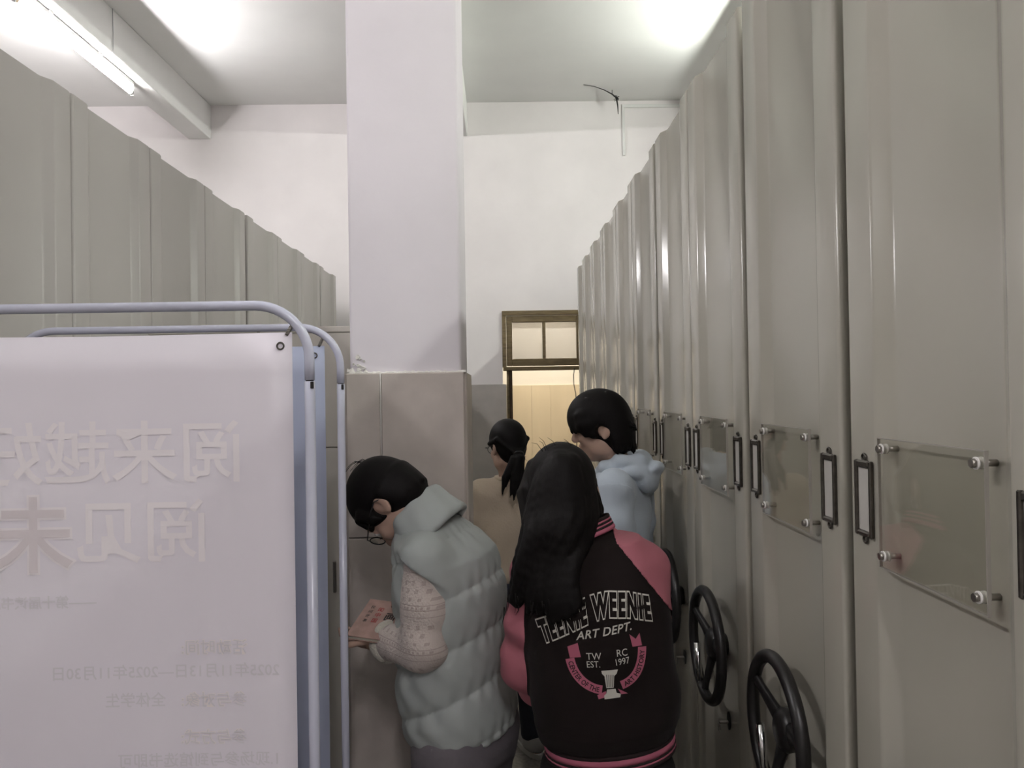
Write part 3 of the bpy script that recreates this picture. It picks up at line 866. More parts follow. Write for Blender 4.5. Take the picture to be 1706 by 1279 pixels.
def nets(f, lo, h):
    f = np.where(f == 0, 1e-7, f)
    ins = f < 0
    nx, ny, nz = f.shape
    c = np.zeros((nx-1, ny-1, nz-1), np.uint8)
    offs = [(i, j, k) for i in (0, 1) for j in (0, 1) for k in (0, 1)]
    for i, j, k in offs: c += ins[i:nx-1+i, j:ny-1+j, k:nz-1+k]
    act = (c > 0) & (c < 8)
    idx = np.argwhere(act)
    vid = np.full(act.shape, -1, np.int32)
    vid[act] = np.arange(len(idx))
    cv = np.stack([f[idx[:, 0]+i, idx[:, 1]+j, idx[:, 2]+k] for i, j, k in offs], 1)
    O = np.array(offs, np.float32)
    acc = np.zeros((len(idx), 3), np.float32); cnt = np.zeros(len(idx), np.float32)
    for a in range(8):
        for b in range(a+1, 8):
            if np.abs(O[a]-O[b]).sum() != 1: continue
            fa, fb = cv[:, a], cv[:, b]
            x = (fa < 0) != (fb < 0)
            t = np.where(x, fa/np.where(x, fa-fb, 1), 0)
            acc += np.where(x[:, None], O[a]+(O[b]-O[a])*t[:, None], 0)
            cnt += x
    v = lo+(idx+acc/cnt[:, None])*h
    quads = []
    for ax in range(3):
        o1, o2 = [d for d in range(3) if d != ax]
        s0 = [slice(1, -1)]*3; s1 = [slice(1, -1)]*3
        s0[ax] = slice(0, f.shape[ax]-1); s1[ax] = slice(1, f.shape[ax])
        A, B = ins[tuple(s0)], ins[tuple(s1)]
        e = np.argwhere(A != B)
        if not len(e): continue
        g = e.copy(); g[:, o1] += 1; g[:, o2] += 1
        up = A[tuple(e.T)]
        def cell(d1, d2):
            q = g.copy(); q[:, o1] += d1; q[:, o2] += d2
            return vid[tuple(q.T)]
        q = np.stack([cell(-1, -1), cell(0, -1), cell(0, 0), cell(-1, 0)], 1)
        fl = up if ax != 1 else ~up
        q = np.where(fl[:, None], q, q[:, ::-1])
        quads.append(q[(q >= 0).all(1)])
    return v, np.concatenate(quads)
def np_mesh(name, v, q, m, parent):
    me = bpy.data.meshes.new(name)
    me.vertices.add(len(v)); me.vertices.foreach_set('co', np.asarray(v, np.float32).ravel())
    me.loops.add(q.size); me.loops.foreach_set('vertex_index', q.astype(np.int32).ravel())
    me.polygons.add(len(q)); me.polygons.foreach_set('loop_start', np.arange(0, q.size, q.shape[1], dtype=np.int32))
    me.polygons.foreach_set('use_smooth', np.ones(len(q), bool))
    me.update(calc_edges=True)
    me.materials.append(m)
    o = bpy.data.objects.new(name, me)
    COL.objects.link(o)
    if parent:
        o.parent = parent
        o.matrix_parent_inverse = Matrix.Translation(-parent.location)
    return o
def adopt(o, parent):
    """parent a mesh made in world coordinates under a thing placed at its base"""
    o.parent = parent
    root = parent if parent.parent is None else parent.parent
    if parent.parent is None: o.matrix_parent_inverse = Matrix.Translation(-root.location)
    return o
class Fr:
    """head frame: origin, forward, up, left"""
    def __init__(s, o, F, U, k=1.0):
        s.o = Vector(o); s.F = Vector(F).normalized(); U = Vector(U)
        s.U = (U-s.F*U.dot(s.F)).normalized(); s.L = s.U.cross(s.F); s.k = k
    def __call__(s, f, l, u): return s.o+(s.F*f+s.L*l+s.U*u)*s.k
    def ax(s): return (s.F, s.L, s.U)

def add_head(b, h):
    k = h.k; A = h.ax()
    E = lambda c, r, kk=0.02, op='add', ax=A: b.ell(h(*c), ax, [x*k for x in r], kk, op)
    E((-0.012, 0, 0.034), (0.093, 0.074, 0.088), 0.0)
    E((0.032, 0, -0.035), (0.058, 0.058, 0.078), 0.03)
    E((0.060, 0, -0.098), (0.028, 0.026, 0.022), 0.03)            # chin
    for s in (-1, 1):
        E((0.005, s*0.046, -0.068), (0.04, 0.016, 0.03), 0.03)     # jaw
        E((0.066, s*0.036, -0.030), (0.020, 0.022, 0.022), 0.02)   # cheek
        E((0.098, s*0.030, 0.004), (0.014, 0.015, 0.010), 0.014, 'sub')   # eye socket
        E((0.080, s*0.030, 0.004), (0.012, 0.014, 0.010), 0.004)   # lids
        E((0.078, s*0.030, 0.024), (0.014, 0.026, 0.008), 0.015)   # brow
        E((0.100, s*0.011, -0.036), (0.012, 0.008, 0.008), 0.008)  # nostril wing
        E((-0.014, s*0.076, -0.006), (0.026, 0.010, 0.034), 0.008, 'add', ((h.F*0.95-h.U*0.2), h.L+h.F*0.35*s, h.U+h.F*0.15))
        E((-0.008, s*0.087, -0.003), (0.013, 0.008, 0.019), 0.006, 'sub')
        E((-0.012, s*0.078, -0.034), (0.010, 0.006, 0.010), 0.006)  # lobe
    b.chain([h(0.086, 0, 0.012), h(0.100, 0, -0.016), h(0.109, 0, -0.032)], [0.009*k, 0.010*k, 0.012*k], 0.014)
    E((0.088, 0, -0.060), (0.010, 0.024, 0.006), 0.010)
    E((0.086, 0, -0.071), (0.010, 0.021, 0.007), 0.008)
    E((0.099, 0, -0.0655), (0.008, 0.022, 0.0016), 0.003, 'sub')
def add_hand(b, w, d, n, t, curl=(0.35, 0.5, 0.4), k=0.92, thumb=0.5, spread=0.06):
    """w wrist, d towards the fingertips, n out of the palm, t towards the thumb"""
    d = Vector(d).normalized(); n = Vector(n); n = (n-d*n.dot(d)).normalized()
    t0 = d.cross(n); t = t0 if t0.dot(Vector(t)) > 0 else -t0
    w = Vector(w)
    b.cap(w-d*0.03, w+d*0.02, 0.026*k, 0.027*k, 0.02)
    b.ell(w+d*0.052*k, (d, t, n), (0.050*k, 0.040*k, 0.016*k), 0.015)
    b.ell(w+d*0.034*k+t*0.024*k+n*0.006, (d, t, n), (0.032*k, 0.018*k, 0.018*k), 0.012)
    for i, (off, L) in enumerate(((0.029, 0.070), (0.0095, 0.079), (-0.010, 0.073), (-0.029, 0.057))):
        p = w+d*(0.088 if i in (1, 2) else 0.083)*k+t*off*k
        dd = (d+t*(off*spread/0.03)).normalized()
        ang = 0
        pts = [p-dd*0.03*k, p]
        for seg, c in zip((0.45, 0.30, 0.25), curl):
            ang += c
            p = p+(dd*math.cos(ang)+n*math.sin(ang))*L*seg*k
            pts.append(p)
        b.chain(pts, [0.0088*k, 0.0092*k, 0.0085*k, 0.0080*k, 0.0068*k], 0.003)
    p = w+d*0.028*k+t*0.030*k+n*0.008
    d1 = (d*0.62+t*0.62+n*thumb).normalized(); d2 = (d*0.9+t*0.15+n*thumb*0.9).normalized()
    b.chain([p, p+d1*0.036*k, p+d1*0.036*k+d2*0.030*k, p+d1*0.036*k+d2*0.052*k], [0.0135*k, 0.0108*k, 0.0098*k, 0.0075*k], 0.004)
UPZ = Vector((0, 0, 1))
def add_body(b, J):
    """one continuous body: torso, neck, limbs, feet; head and hands come with their own frames"""
    f, l = J['f'], J['l']; g = J.get('girth', 1.0)
    u = (J['neck']-J['pelvis']).normalized()
    A = (l, f, u)
    b.ell(J['pelvis']+UPZ*0.03, A, (0.145*g, 0.10*g, 0.12), 0.0)
    b.ell((J['pelvis']+J['chest'])/2, A, (0.125*g, 0.088*g, 0.16), 0.06)
    b.ell(J['chest'], A, (0.142*g, 0.098*g, 0.15), 0.06)
    b.cap(J['shL'], J['shR'], 0.042*g, 0.042*g, 0.06)
    b.cap(J['neck']-u*0.03, J['head'](-0.02, 0, -0.06), 0.054*g, 0.048*g, 0.03)
    for s in 'LR':
        b.chain([J['sh'+s], J['el'+s], J['wr'+s]], [0.045*g, 0.037*g, 0.026*g], 0.03)
        b.chain([J['hip'+s], J['kn'+s], J['an'+s]], [0.078*g, 0.052*g, 0.036*g], 0.04)
        toe = J['an'+s]+f*0.15; toe.z = 0.035
        heel = J['an'+s]-f*0.04; heel.z = 0.035
        b.chain([heel, toe], [0.032, 0.026], 0.03)
    add_head(b, J['head'])
def legs(J, spread=0.085, back=0.0, kneef=0.02):
    f, l = J['f'], J['l']
    for s, sg in (('L', 1), ('R', -1)):
        J['hip'+s] = J['pelvis']+l*sg*spread
        a = J['hip'+s]+l*sg*0.015+f*J.get('lean', 0.0); a.z = 0.085
        J['an'+s] = a
        kn = (J['hip'+s]+a)/2+f*kneef
        J['kn'+s] = kn
def bounds(J, pad=0.16):
    pts = [v for k_, v in J.items() if isinstance(v, Vector) and k_ not in ('f', 'l')]+[J['head'].o+J['head'].U*0.08, J['head'].o+J['head'].F*0.06]
    lo = Vector((min(p.x for p in pts)-pad, min(p.y for p in pts)-pad, 0.0))
    hi = Vector((max(p.x for p in pts)+pad, max(p.y for p in pts)+pad, max(p.z for p in pts)+pad))
    return lo, hi
def sub_bounds(pts, pad):
    return (Vector((min(p[i] for p in pts)-pad for i in range(3))), Vector((max(p[i] for p in pts)+pad for i in range(3))))
M_SKIN = mat('skin', (0.47, 0.315, 0.245), 0.5, bump=0.03, bscale=300, var=0.08, vscale=25)
M_HAIR = mat('black_hair', (0.0058, 0.0048, 0.0048), 0.58, spec=0.14, bump=0.06, bscale=260, stretch=(1, 1, 0.12))
M_EYE = mat('eye_dark', (0.02, 0.015, 0.012), 0.15)
M_EYEW = mat('eye_white', (0.6, 0.58, 0.55), 0.25)
M_BROWNJ = mat('dark_brown_wool', (0.0105, 0.0066, 0.0063), 0.9, spec=0.25, bump=0.15, bscale=500, sheen=0.03)
M_PINK = mat('dusty_pink_sleeve', (0.42, 0.140, 0.175), 0.62, bump=0.06, bscale=40)
M_PINKP = mat('pink_print', (0.46, 0.125, 0.19), 0.7)
M_WHITEPR = mat('cream_print', (0.62, 0.60, 0.54), 0.75)
M_RIBD = mat('dark_rib', (0.018, 0.009, 0.010), 0.85)
M_BLACKT = mat('black_cloth', (0.010, 0.009, 0.010), 0.8, bump=0.1, bscale=200)
M_VEST = mat('sage_grey_nylon', (0.39, 0.42, 0.41), 0.5, spec=0.4, bump=0.10, bscale=28)
M_TROUS = mat('violet_grey_trousers', (0.15, 0.135, 0.15), 0.85, bump=0.1, bscale=90)
M_KNITW = mat('cream_fleece_cuff', (0.56, 0.53, 0.45), 0.95, bump=0.5, bscale=160, sheen=0.3)
M_BEIGE = mat('beige_knit', (0.60, 0.50, 0.385), 0.9, bump=0.25, bscale=120, sheen=0.2)
M_JEAN = mat('dark_jeans', (0.03, 0.035, 0.05), 0.85, bump=0.1, bscale=150)
M_HOOD = mat('pale_blue_sweatshirt', (0.47, 0.535, 0.60), 0.88, bump=0.12, bscale=260, sheen=0.2)
M_SHOE = mat('shoe_canvas', (0.35, 0.34, 0.33), 0.7)
M_SOLE = mat('shoe_sole', (0.6, 0.59, 0.56), 0.6)
def knit_material():
    m = mat('patterned_cream_knit', (0.56, 0.49, 0.45), 0.92, sheen=0.2)
    nt = m.node_tree; b = nt.nodes['Principled BSDF']
    tc = nt.nodes.new('ShaderNodeTexCoord'); sp = nt.nodes.new('ShaderNodeSeparateXYZ')
    nt.links.new(tc.outputs['Object'], sp.inputs[0])
    def mth(op, a, b_=None, c=None):
        n = nt.nodes.new('ShaderNodeMath'); n.operation = op
        for i, x in enumerate((a, b_, c)):
            if x is None: continue
            if isinstance(x, (int, float)): n.inputs[i].default_value = x
            else: nt.links.new(x, n.inputs[i])
        return n.outputs[0]
    z = mth('MULTIPLY', sp.outputs['Z'], 1/0.105)
    fz = mth('FRACT', z)
    def band(c, w): return mth('LESS_THAN', mth('ABSOLUTE', mth('SUBTRACT', fz, c)), w)
    lines = mth('MAXIMUM', mth('MAXIMUM', band(0.06, 0.018), band(0.17, 0.012)), band(0.90, 0.012))
    s = mth('ADD', sp.outputs['X'], mth('MULTIPLY', sp.outputs['Y'], -0.8))
    d1 = mth('GREATER_THAN', mth('SINE', mth('MULTIPLY', s, 420.0)), 0.25)
    d2 = mth('GREATER_THAN', mth('SINE', mth('MULTIPLY', s, 210.0)), 0.45)
    d3 = mth('LESS_THAN', mth('SINE', mth('MULTIPLY', s, 210.0)), -0.45)
    dots = mth('MAXIMUM', mth('MULTIPLY', band(0.115, 0.03), d1), mth('MAXIMUM', mth('MULTIPLY', band(0.48, 0.05), d2), mth('MULTIPLY', band(0.66, 0.05), d3)))
    dots = mth('MAXIMUM', dots, mth('MULTIPLY', band(0.30, 0.035), d3))
    fac = mth('MAXIMUM', lines, dots)
    mx = nt.nodes.new('ShaderNodeMix'); mx.data_type = 'RGBA'
    mx.inputs['A'].default_value = (0.58, 0.51, 0.47, 1); mx.inputs['B'].default_value = (0.40, 0.325, 0.30, 1)
    nt.links.new(mth('MULTIPLY', fac, 0.75), mx.inputs['Factor'])
    nt.links.new(mx.outputs['Result'], b.inputs['Base Color'])
    n2 = nt.nodes.new('ShaderNodeTexNoise'); n2.inputs['Scale'].default_value = 180
    nt.links.new(tc.outputs['Object'], n2.inputs['Vector'])
    bp = nt.nodes.new('ShaderNodeBump'); bp.inputs['Strength'].default_value = 0.4; bp.inputs['Distance'].default_value = 0.01
    nt.links.new(mth('SUBTRACT', n2.outputs['Fac'], mth('MULTIPLY', fac, 0.4)), bp.inputs['Height'])
    nt.links.new(bp.outputs[0], b.inputs['Normal'])
    return m
M_KNIT = knit_material()

def ring_band(name, m, parent, c, l, f, a, b_, z0, z1, up=UPZ, n=64, bulge=0.002, wob=None, span=None):
    """a ribbed band round an ellipse, with thickness"""
    c, l, f, up = Vector(c), Vector(l), Vector(f), Vector(up)
    rows = [(z0, -0.004), (z0, 0.0), ((z0+z1)/2, bulge), (z1, 0.0), (z1, -0.004)]
    vs, fs = [], []
    for i in range(n):
        t = 2*math.pi*i/n
        rib = 0.0006*(i % 2)
        for z, o in rows:
            vs.append(c+l*((a+o+rib)*math.cos(t))+f*((b_+o+rib)*math.sin(t))+up*(z+(wob(t) if wob else 0)))
    r = len(rows)
    for i in range(n):
        j = (i+1) % n
        for k in range(r):
            kk = (k+1) % r
            fs.append((i*r+k, j*r+k, j*r+kk, i*r+kk))
    return adopt(MB().add(vs, fs, True).build(name, m), parent)
def strand_tubes(name, m, parent, strands, n=5):
    mb = MB()
    for pts, r0, r1 in strands:
        k = len(pts)
        mb.tube(pts, [r0+(r1-r0)*i/(k-1) for i in range(k)], n)
    o = adopt(mb.build(name, m), parent); o['kind'] = 'stuff'
    return o
def shoes(t, J, m=None):
    for s in 'LR':
        a = J['an'+s]; f = J['f']
        pts = [a, a+f*0.18, a-f*0.08]
        lo, hi = sub_bounds(pts, 0.09); lo.z = 0.0-0.012
        F = Fld(lo, hi, 0.006)
        toe = a+f*0.125; toe.z = 0.045; heel = a-f*0.035; heel.z = 0.05
        F.chain([heel, toe], [0.044, 0.040], 0.02)
        F.cap(Vector((a.x, a.y, 0.05)), Vector((a.x, a.y, 0.10)), 0.045, 0.044, 0.02)
        F.f = smax(F.f, -(F.plane((0, 0, 0.026), (0, 0, 1))), 0.004)
        F.f = smax(F.f, F.plane((0, 0, 0.115), (0, 0, 1)), 0.008)
        sh = F.mesh('shoe', m or M_SHOE, t)
        so_ = []
        side = f.cross(UPZ)
        for q in np.linspace(0, 2*math.pi, 28, endpoint=False):
            so_.append(heel.lerp(toe, 0.5)+f*(math.cos(q)*0.132)+side*(math.sin(q)*(0.044+0.004*math.cos(q))))
        mb = MB().prism([(p.x, p.y) for p in so_], 0.0, 0.0255)
        o = mb.build('sole', M_SOLE); o.parent = sh; o.matrix_parent_inverse = Matrix.Identity(4)
def eyes(t, body, h):
    for s in (-1, 1):
        bm = bmesh.new(); bmesh.ops.create_uvsphere(bm, u_segments=12, v_segments=8, radius=0.0105*h.k)
        c = h(0.0865, s*0.030, 0.004)
        for v in bm.verts: v.co = v.co+c
        o = MB().bm(bm, True).build('eye', M_EYEW); o.parent = body; o.matrix_parent_inverse = Matrix.Identity(4)
        bm = bmesh.new(); bmesh.ops.create_uvsphere(bm, u_segments=10, v_segments=6, radius=0.0055*h.k)
        for v in bm.verts: v.co = v.co+h(0.0922, s*0.030, 0.003)
        o = MB().bm(bm, True).build('iris', M_EYE); o.parent = body; o.matrix_parent_inverse = Matrix.Identity(4)
def trousers(t, J, m, name='trousers', r=(0.098, 0.075, 0.062), waist=0.155, depth=0.115, h=0.008):
    pts = [J['hipL'], J['hipR'], J['anL'], J['anR'], J['pelvis']+UPZ*0.12, J['knL'], J['knR']]
    lo, hi = sub_bounds(pts, 0.15); lo.z = 0.03
    F = Fld(lo, hi, h)
    g = J.get('girth', 1.0)
    u = UPZ
    F.loft(J['pelvis']-UPZ*0.10, u, J['l'], J['f'], [0, 0.06, 0.14, 0.24], [0]*4, [0]*4, [waist*0.95*g, waist*1.04*g, waist*g, waist*0.93*g], [depth*0.95*g, depth*1.05*g, depth*g, depth*0.92*g], 0.0)
    for s in 'LR':
        a = J['an'+s].copy()
        F.chain([J['hip'+s]-UPZ*0.02, J['kn'+s], a], [x*g for x in r], 0.05)
    F.f = smax(F.f, -F.plane((0, 0, 0.07), (0, 0, 1)), 0.01)
    return F.mesh(name, m, t)

# ================================================================== 1: varsity jacket, long hair, seen from behind
def person_varsity():
    J = {}
    J['f'] = Vector((0.06, 1, 0)).normalized(); J['l'] = Vector((-1, 0.06, 0)).normalized()
    J['pelvis'] = at(1012, 1275, 1.905); J['chest'] = at(1000, 1010, 1.865); J['neck'] = at(977, 893, 1.865)
    J['head'] = Fr(at(938, 824, 1.905), (-0.20, 0.92, -0.30), (-0.16, 0.28, 1.0), 0.93)
    J['shL'] = at(897, 952, 1.875); J['shR'] = at(1068, 948, 1.89)
    J['elL'] = at(873, 1105, 1.925); J['wrL'] = at(925, 1165, 2.12)
    J['elR'] = at(1076, 1095, 2.00); J['wrR'] = at(1050, 1100, 2.20)
    J['girth'] = 0.86
    legs(J, 0.08)
    base = Vector((J['pelvis'].x, J['pelvis'].y, 0))
    t = thing('person', 'person with long black hair in a dark brown varsity jacket, back to the camera', 'person', base)
    lo, hi = bounds(J)
    b = Fld(lo, hi, 0.0058)
    add_body(b, J)
    add_hand(b, J['wrL'], (0.5, 0.8, -0.1), (0.6, -0.2, 0.7), (-0.2, 0.3, 1), (0.4, 0.6, 0.5))
    add_hand(b, J['wrR'], (-0.5, 0.8, 0.1), (-0.6, -0.2, 0.7), (0.2, 0.3, 1), (0.4, 0.6, 0.5))
    body = b.mesh('body', M_SKIN, t)
    eyes(t, body, J['head'])
    trousers(t, J, M_BLACKT, r=(0.098, 0.08, 0.07), waist=0.150, depth=0.112)
    shoes(t, J)
    # jacket
    u = (at(978, 893, 1.865)-at(1014, 1222, 1.88)).normalized()
    l, f = J['l'], J['f']; f = (f-u*f.dot(u)).normalized(); l = u.cross(f)*1; l = l if l.dot(J['l']) > 0 else -l
    hem = at(1014, 1222, 1.885)
    H_ = (at(978, 893, 1.865)-hem).length
    pts = [hem, J['shL'], J['shR'], J['elL'], J['elR'], J['wrL'], J['wrR'], J['neck']+UPZ*0.05]
    lo, hi = sub_bounds(pts, 0.15)
    F = Fld(lo, hi, 0.0048)
    ss = [0.0, 0.018, 0.05, 0.10, 0.22, 0.34, 0.42, 0.475, H_]
    aa = [0.158, 0.168, 0.180, 0.181, 0.178, 0.172, 0.158, 0.120, 0.062]
    bb = [0.118, 0.128, 0.140, 0.142, 0.136, 0.128, 0.110, 0.085, 0.058]
    def folds(S, x, y):
        return 0.0035*np.sin(S*38+x*16)*np.exp(-((S-0.08)/0.09)**2)+0.0022*np.sin(S*24-x*30+1.0)+0.002*np.sin(x*45+S*12)
    F.loft(hem, u, l, f, ss, [0]*9, [0, 0, 0, 0.0, -0.004, -0.008, 0.0, 0.006, 0.01], aa, bb, 0.0, ex=2.35, mod=folds, cap_k=0.015)
    F.chain([J['neck']-u*0.045, J['shR']], [0.055, 0.055], 0.05)
    F.chain([J['neck']-u*0.045, J['shL']], [0.055, 0.055], 0.05)
    arms = {}
    for s in 'LR':
        G = F.like()
        mid = J['sh'+s].lerp(J['el'+s], 0.55)
        G.chain([J['sh'+s], mid, J['el'+s], J['el'+s].lerp(J['wr'+s], 0.5), J['wr'+s]], [0.060, 0.057, 0.054, 0.052, 0.040], 0.025)
        sl, X = G.full()
        G.f = G.f-(0.0025*np.sin(X[2]*85+X[0]*30)+0.002*np.sin(X[2]*50-X[1]*60)).astype(np.float32)
        arms[s] = G
        F.f = smin(F.f, G.f, 0.022)
    jk = F.mesh('jacket', M_BROWNJ, t)
    jk['label'] = 'dark brown jacket back with arched lettering'
    # raglan sleeves over the shoulders
    ca, cb = at(1014, 889, 1.80), at(1122, 1022, 1.80)
    d = (cb-ca); nR = Vector((-d.z, 0, d.x)).normalized(); nR = nR if nR.x > 0 else -nR
    gR = -F.plane(ca, nR)
    la, lb = at(935, 900, 1.80), at(860, 1010, 1.80)
    d = (lb-la); nL = Vector((-d.z, 0, d.x)).normalized(); nL = nL if nL.x < 0 else -nL
    gL = -F.plane(la, nL)
    mz = F.plane(J['chest'], l)              # > 0 on the left half
    for s, g, half in (('R', gR, mz+0.05), ('L', gL, -mz+0.05)):
        reg = np.minimum(np.maximum(g, F.plane(at(1000, 1090, 1.87), (0, 0, -1))), arms[s].f-0.006)
        reg = np.maximum(reg, half)
        F.mesh('sleeve', M_PINK, t, f=np.maximum(F.f-0.0028, reg))
        w = J['wr'+s]; dd = (J['wr'+s]-J['el'+s]).normalized()
        sx = dd.cross(UPZ).normalized(); sy = sx.cross(dd)
        ring_band('cuff', M_RIBD, t, w+dd*0.0, sx, sy, 0.038, 0.036, 0.0, 0.05, up=dd, n=32)
    # striped rib collar and hem
    cc = J['neck']+u*0.008
    cu = (u+Vector((-0.26, 0.14, 0))*1.0).normalized(); cf = (f-cu*f.dot(cu)).normalized(); cl = cu.cross(cf)
    zz = 0.0
    for m_, hgt in ((M_PINKP, 0.010), (M_RIBD, 0.005), (M_PINKP, 0.004), (M_RIBD, 0.005), (M_PINKP, 0.004), (M_RIBD, 0.008)):
        ring_band('collar_rib', m_, t, cc, cl, cf, 0.071-zz*0.12, 0.067-zz*0.1, zz-0.010, zz+hgt-0.010, up=cu, n=48, bulge=0.0015)
        zz += hgt
    zz = -0.004
    for m_, hgt in ((M_RIBD, 0.010), (M_PINKP, 0.015), (M_RIBD, 0.006), (M_PINKP, 0.0045), (M_RIBD, 0.008)):
        ring_band('hem_rib', m_, t, hem, l, f, 0.1585, 0.1195, -zz-hgt, -zz, up=u, n=96, bulge=0.0018)
        zz += hgt
    # print on the back, laid on the cloth
    bv = BVHTree.FromPolygons([v.co for v in jk.data.vertices], [tuple(p.vertices) for p in jk.data.polygons])
    o0 = at(1010, 1085, 1.74); sc = 1.74/FPX
    ex_ = Vector((1, 0, 0)); ey_ = UPZ
    def onback(px, py, lift=0.0016):
        p = o0+ex_*((px-1010)*sc)+ey_*(-(py-1085)*sc)
        h = bv.ray_cast(Vector((p.x, 1.2, p.z)), Vector((0, 1, 0)), 2.0)
        if h[0] is None: return Vector((p.x, 1.86, p.z))
        return h[0]+Vector((0, -lift, 0))
    def subdiv(vs, fs, mx):
        bm = bmesh.new()
        V_ = [bm.verts.new((v[0], v[1], 0)) for v in vs]
        for q in fs:
            try: bm.faces.new([V_[i] for i in q])
            except ValueError: pass
        bmesh.ops.triangulate(bm, faces=bm.faces[:])
        for _ in range(4):
            es = [e for e in bm.edges if e.calc_length() > mx]
            if not es: break
            bmesh.ops.subdivide_edges(bm, edges=es, cuts=1, use_grid_fill=False)
            bmesh.ops.triangulate(bm, faces=bm.faces[:])
        bm.verts.index_update()
        r = ([v.co.copy() for v in bm.verts], [[v.index for v in q.verts] for q in bm.faces]); bm.free()
        return r
    def decal(name, vs, fs, m_, fn=None, lift=0.0016, mx=7):
        vs, fs = subdiv(vs, fs, mx)
        out = [onback(*(fn(v) if fn else (v[0], v[1])), lift) for v in vs]
        o = MB().add(out, fs).build(name, m_); o.parent = jk; o.matrix_parent_inverse = Matrix.Identity(4)
        return o
    def bezier_arch(u_):        # baseline and cap line of the arched word, in photo-layout units
        bx = np.interp(u_, [0, 0.25, 0.5, 0.62, 0.8, 1.0], [908, 946, 989, 1012, 1048, 1092])
        by = np.interp(u_, [0, 0.25, 0.5, 0.62, 0.8, 1.0], [1080, 1058, 1036, 1029, 1031, 1042])
        tx = np.interp(u_, [0, 0.25, 0.5, 0.62, 0.8, 1.0], [893, 938, 986, 1013, 1050, 1086])
        ty = np.interp(u_, [0, 0.25, 0.5, 0.62, 0.8, 1.0], [1040, 1010, 990, 984, 985, 995])
        return bx, by, tx, ty
    def arched(ol, lift):
        out = []
        word = 'TEENIE WEENIE'
        vs, fs = text_mesh(word, 1.0, outline=ol, spacing=1.32, weight=0.085, res=4)
        xs = [v.x for v in vs]; x0, x1 = min(xs), max(xs)
        pts = []
        for v in vs:
            u_ = (v.x-x0)/(x1-x0); h_ = (v.y+0.10)/0.93
            bx, by, tx, ty = bezier_arch(u_)
            pts.append((bx+(tx-bx)*h_, by+(ty-by)*h_, v.z))
        o = MB().add([onback(p[0], p[1], lift+p[2]*0.02) for p in pts], fs).build('print_word', M_WHITEPR)
        o.parent = jk; o.matrix_parent_inverse = Matrix.Identity(4)
    arched(0.026, 0.0030)
    def words(txt, x, y, hpx, m_, ang=0, name='print_text', weight=0.0, shear=0.0, spacing=1.0, lift=0.0018, wx=1.0):
        vs, fs = text_mesh(txt, hpx/0.72, shear=shear, weight=weight*hpx, spacing=spacing)
        c, s_ = math.cos(math.radians(ang)), math.sin(math.radians(ang))
        decal(name, [(x+v.x*wx*c-v.y*s_, y-(v.x*wx*s_+v.y*c), 0) for v in vs], fs, m_, lift=lift, mx=5)
    words('ART DEPT.', 961, 1066, 14, M_WHITEPR, 10, 'print_script', 0.02, 0.35, 1.05, wx=0.98)
    words('TW', 977, 1099, 12, M_WHITEPR, 4, 'print_text', 0.0, wx=0.9)
    words('EST.', 977, 1112, 11, M_WHITEPR, 4, 'print_text', 0.0, wx=0.85)
    words('RC', 1026, 1092, 12, M_WHITEPR, 4, 'print_text', 0.0, wx=0.9)
    words('1997', 1023, 1107, 11, M_WHITEPR, 8, 'print_text', 0.0, wx=0.85)
    # ribbon banners
    def ribbon(path, w, m_, name, lift=0.0018):
        vs, fs = [], []
        n_ = len(path)
        for i, (x, y) in enumerate(path):
            a = path[max(i-1, 0)]; b_ = path[min(i+1, n_-1)]
            dx, dy = b_[0]-a[0], b_[1]-a[1]; L = math.hypot(dx, dy)
            nx_, ny_ = -dy/L, dx/L
            vs += [(x+nx_*w, y+ny_*w, 0), (x-nx_*w, y-ny_*w, 0)]
        for i in range(n_-1): fs.append((2*i, 2*i+1, 2*i+3, 2*i+2))
        decal(name, vs, fs, m_, lift=lift, mx=5)
    def bez(p0, p1, p2, p3, n_=16):
        return [tuple((1-q)**3*np.array(p0)+3*(1-q)**2*q*np.array(p1)+3*(1-q)*q*q*np.array(p2)+q**3*np.array(p3)) for q in np.linspace(0, 1, n_)]
    pl = bez((950, 1098), (955, 1126), (975, 1146), (1002, 1148))
    pr = bez((1034, 1140), (1058, 1132), (1070, 1112), (1071, 1080))
    ribbon(pl, 7.5, M_PINKP, 'print_ribbon'); ribbon(pr, 7.5, M_PINKP, 'print_ribbon')
    for tri in ([(946, 1078), (953, 1085), (963, 1071), (968, 1095), (950, 1097)], [(1049, 1057), (1060, 1066), (1067, 1057), (1071, 1078), (1054, 1078)],
                [(994, 1157), (1008, 1150), (1010, 1160), (996, 1164)], [(1028, 1146), (1036, 1150), (1045, 1155), (1034, 1156)]):
        decal('print_ribbon_end', tri, [tuple(range(len(tri)))], M_PINKP, lift=0.0015)
    def along(txt, path, hpx, flip=False):
        P_ = np.array(path); seg = np.hypot(*np.diff(P_, axis=0).T); cum = np.r_[0, np.cumsum(seg)]
        vs, fs = text_mesh(txt, hpx/0.72, weight=0.03*hpx)
        xs = [v.x for v in vs]; x0, x1 = min(xs), max(xs)
        out = []
        for v in vs:
            q = cum[-1]*(0.06+0.88*(v.x-x0)/(x1-x0))
            x = np.interp(q, cum, P_[:, 0]); y = np.interp(q, cum, P_[:, 1])
            x2 = np.interp(min(q+1, cum[-1]), cum, P_[:, 0]); y2 = np.interp(min(q+1, cum[-1]), cum, P_[:, 1])
            x1_ = np.interp(max(q-1, 0), cum, P_[:, 0]); y1_ = np.interp(max(q-1, 0), cum, P_[:, 1])
            dx, dy = x2-x1_, y2-y1_; L = math.hypot(dx, dy)+1e-9
            nx_, ny_ = dy/L, -dx/L
            hh = v.y-hpx*0.5
            out.append((x+nx_*hh, y+ny_*hh, 0))
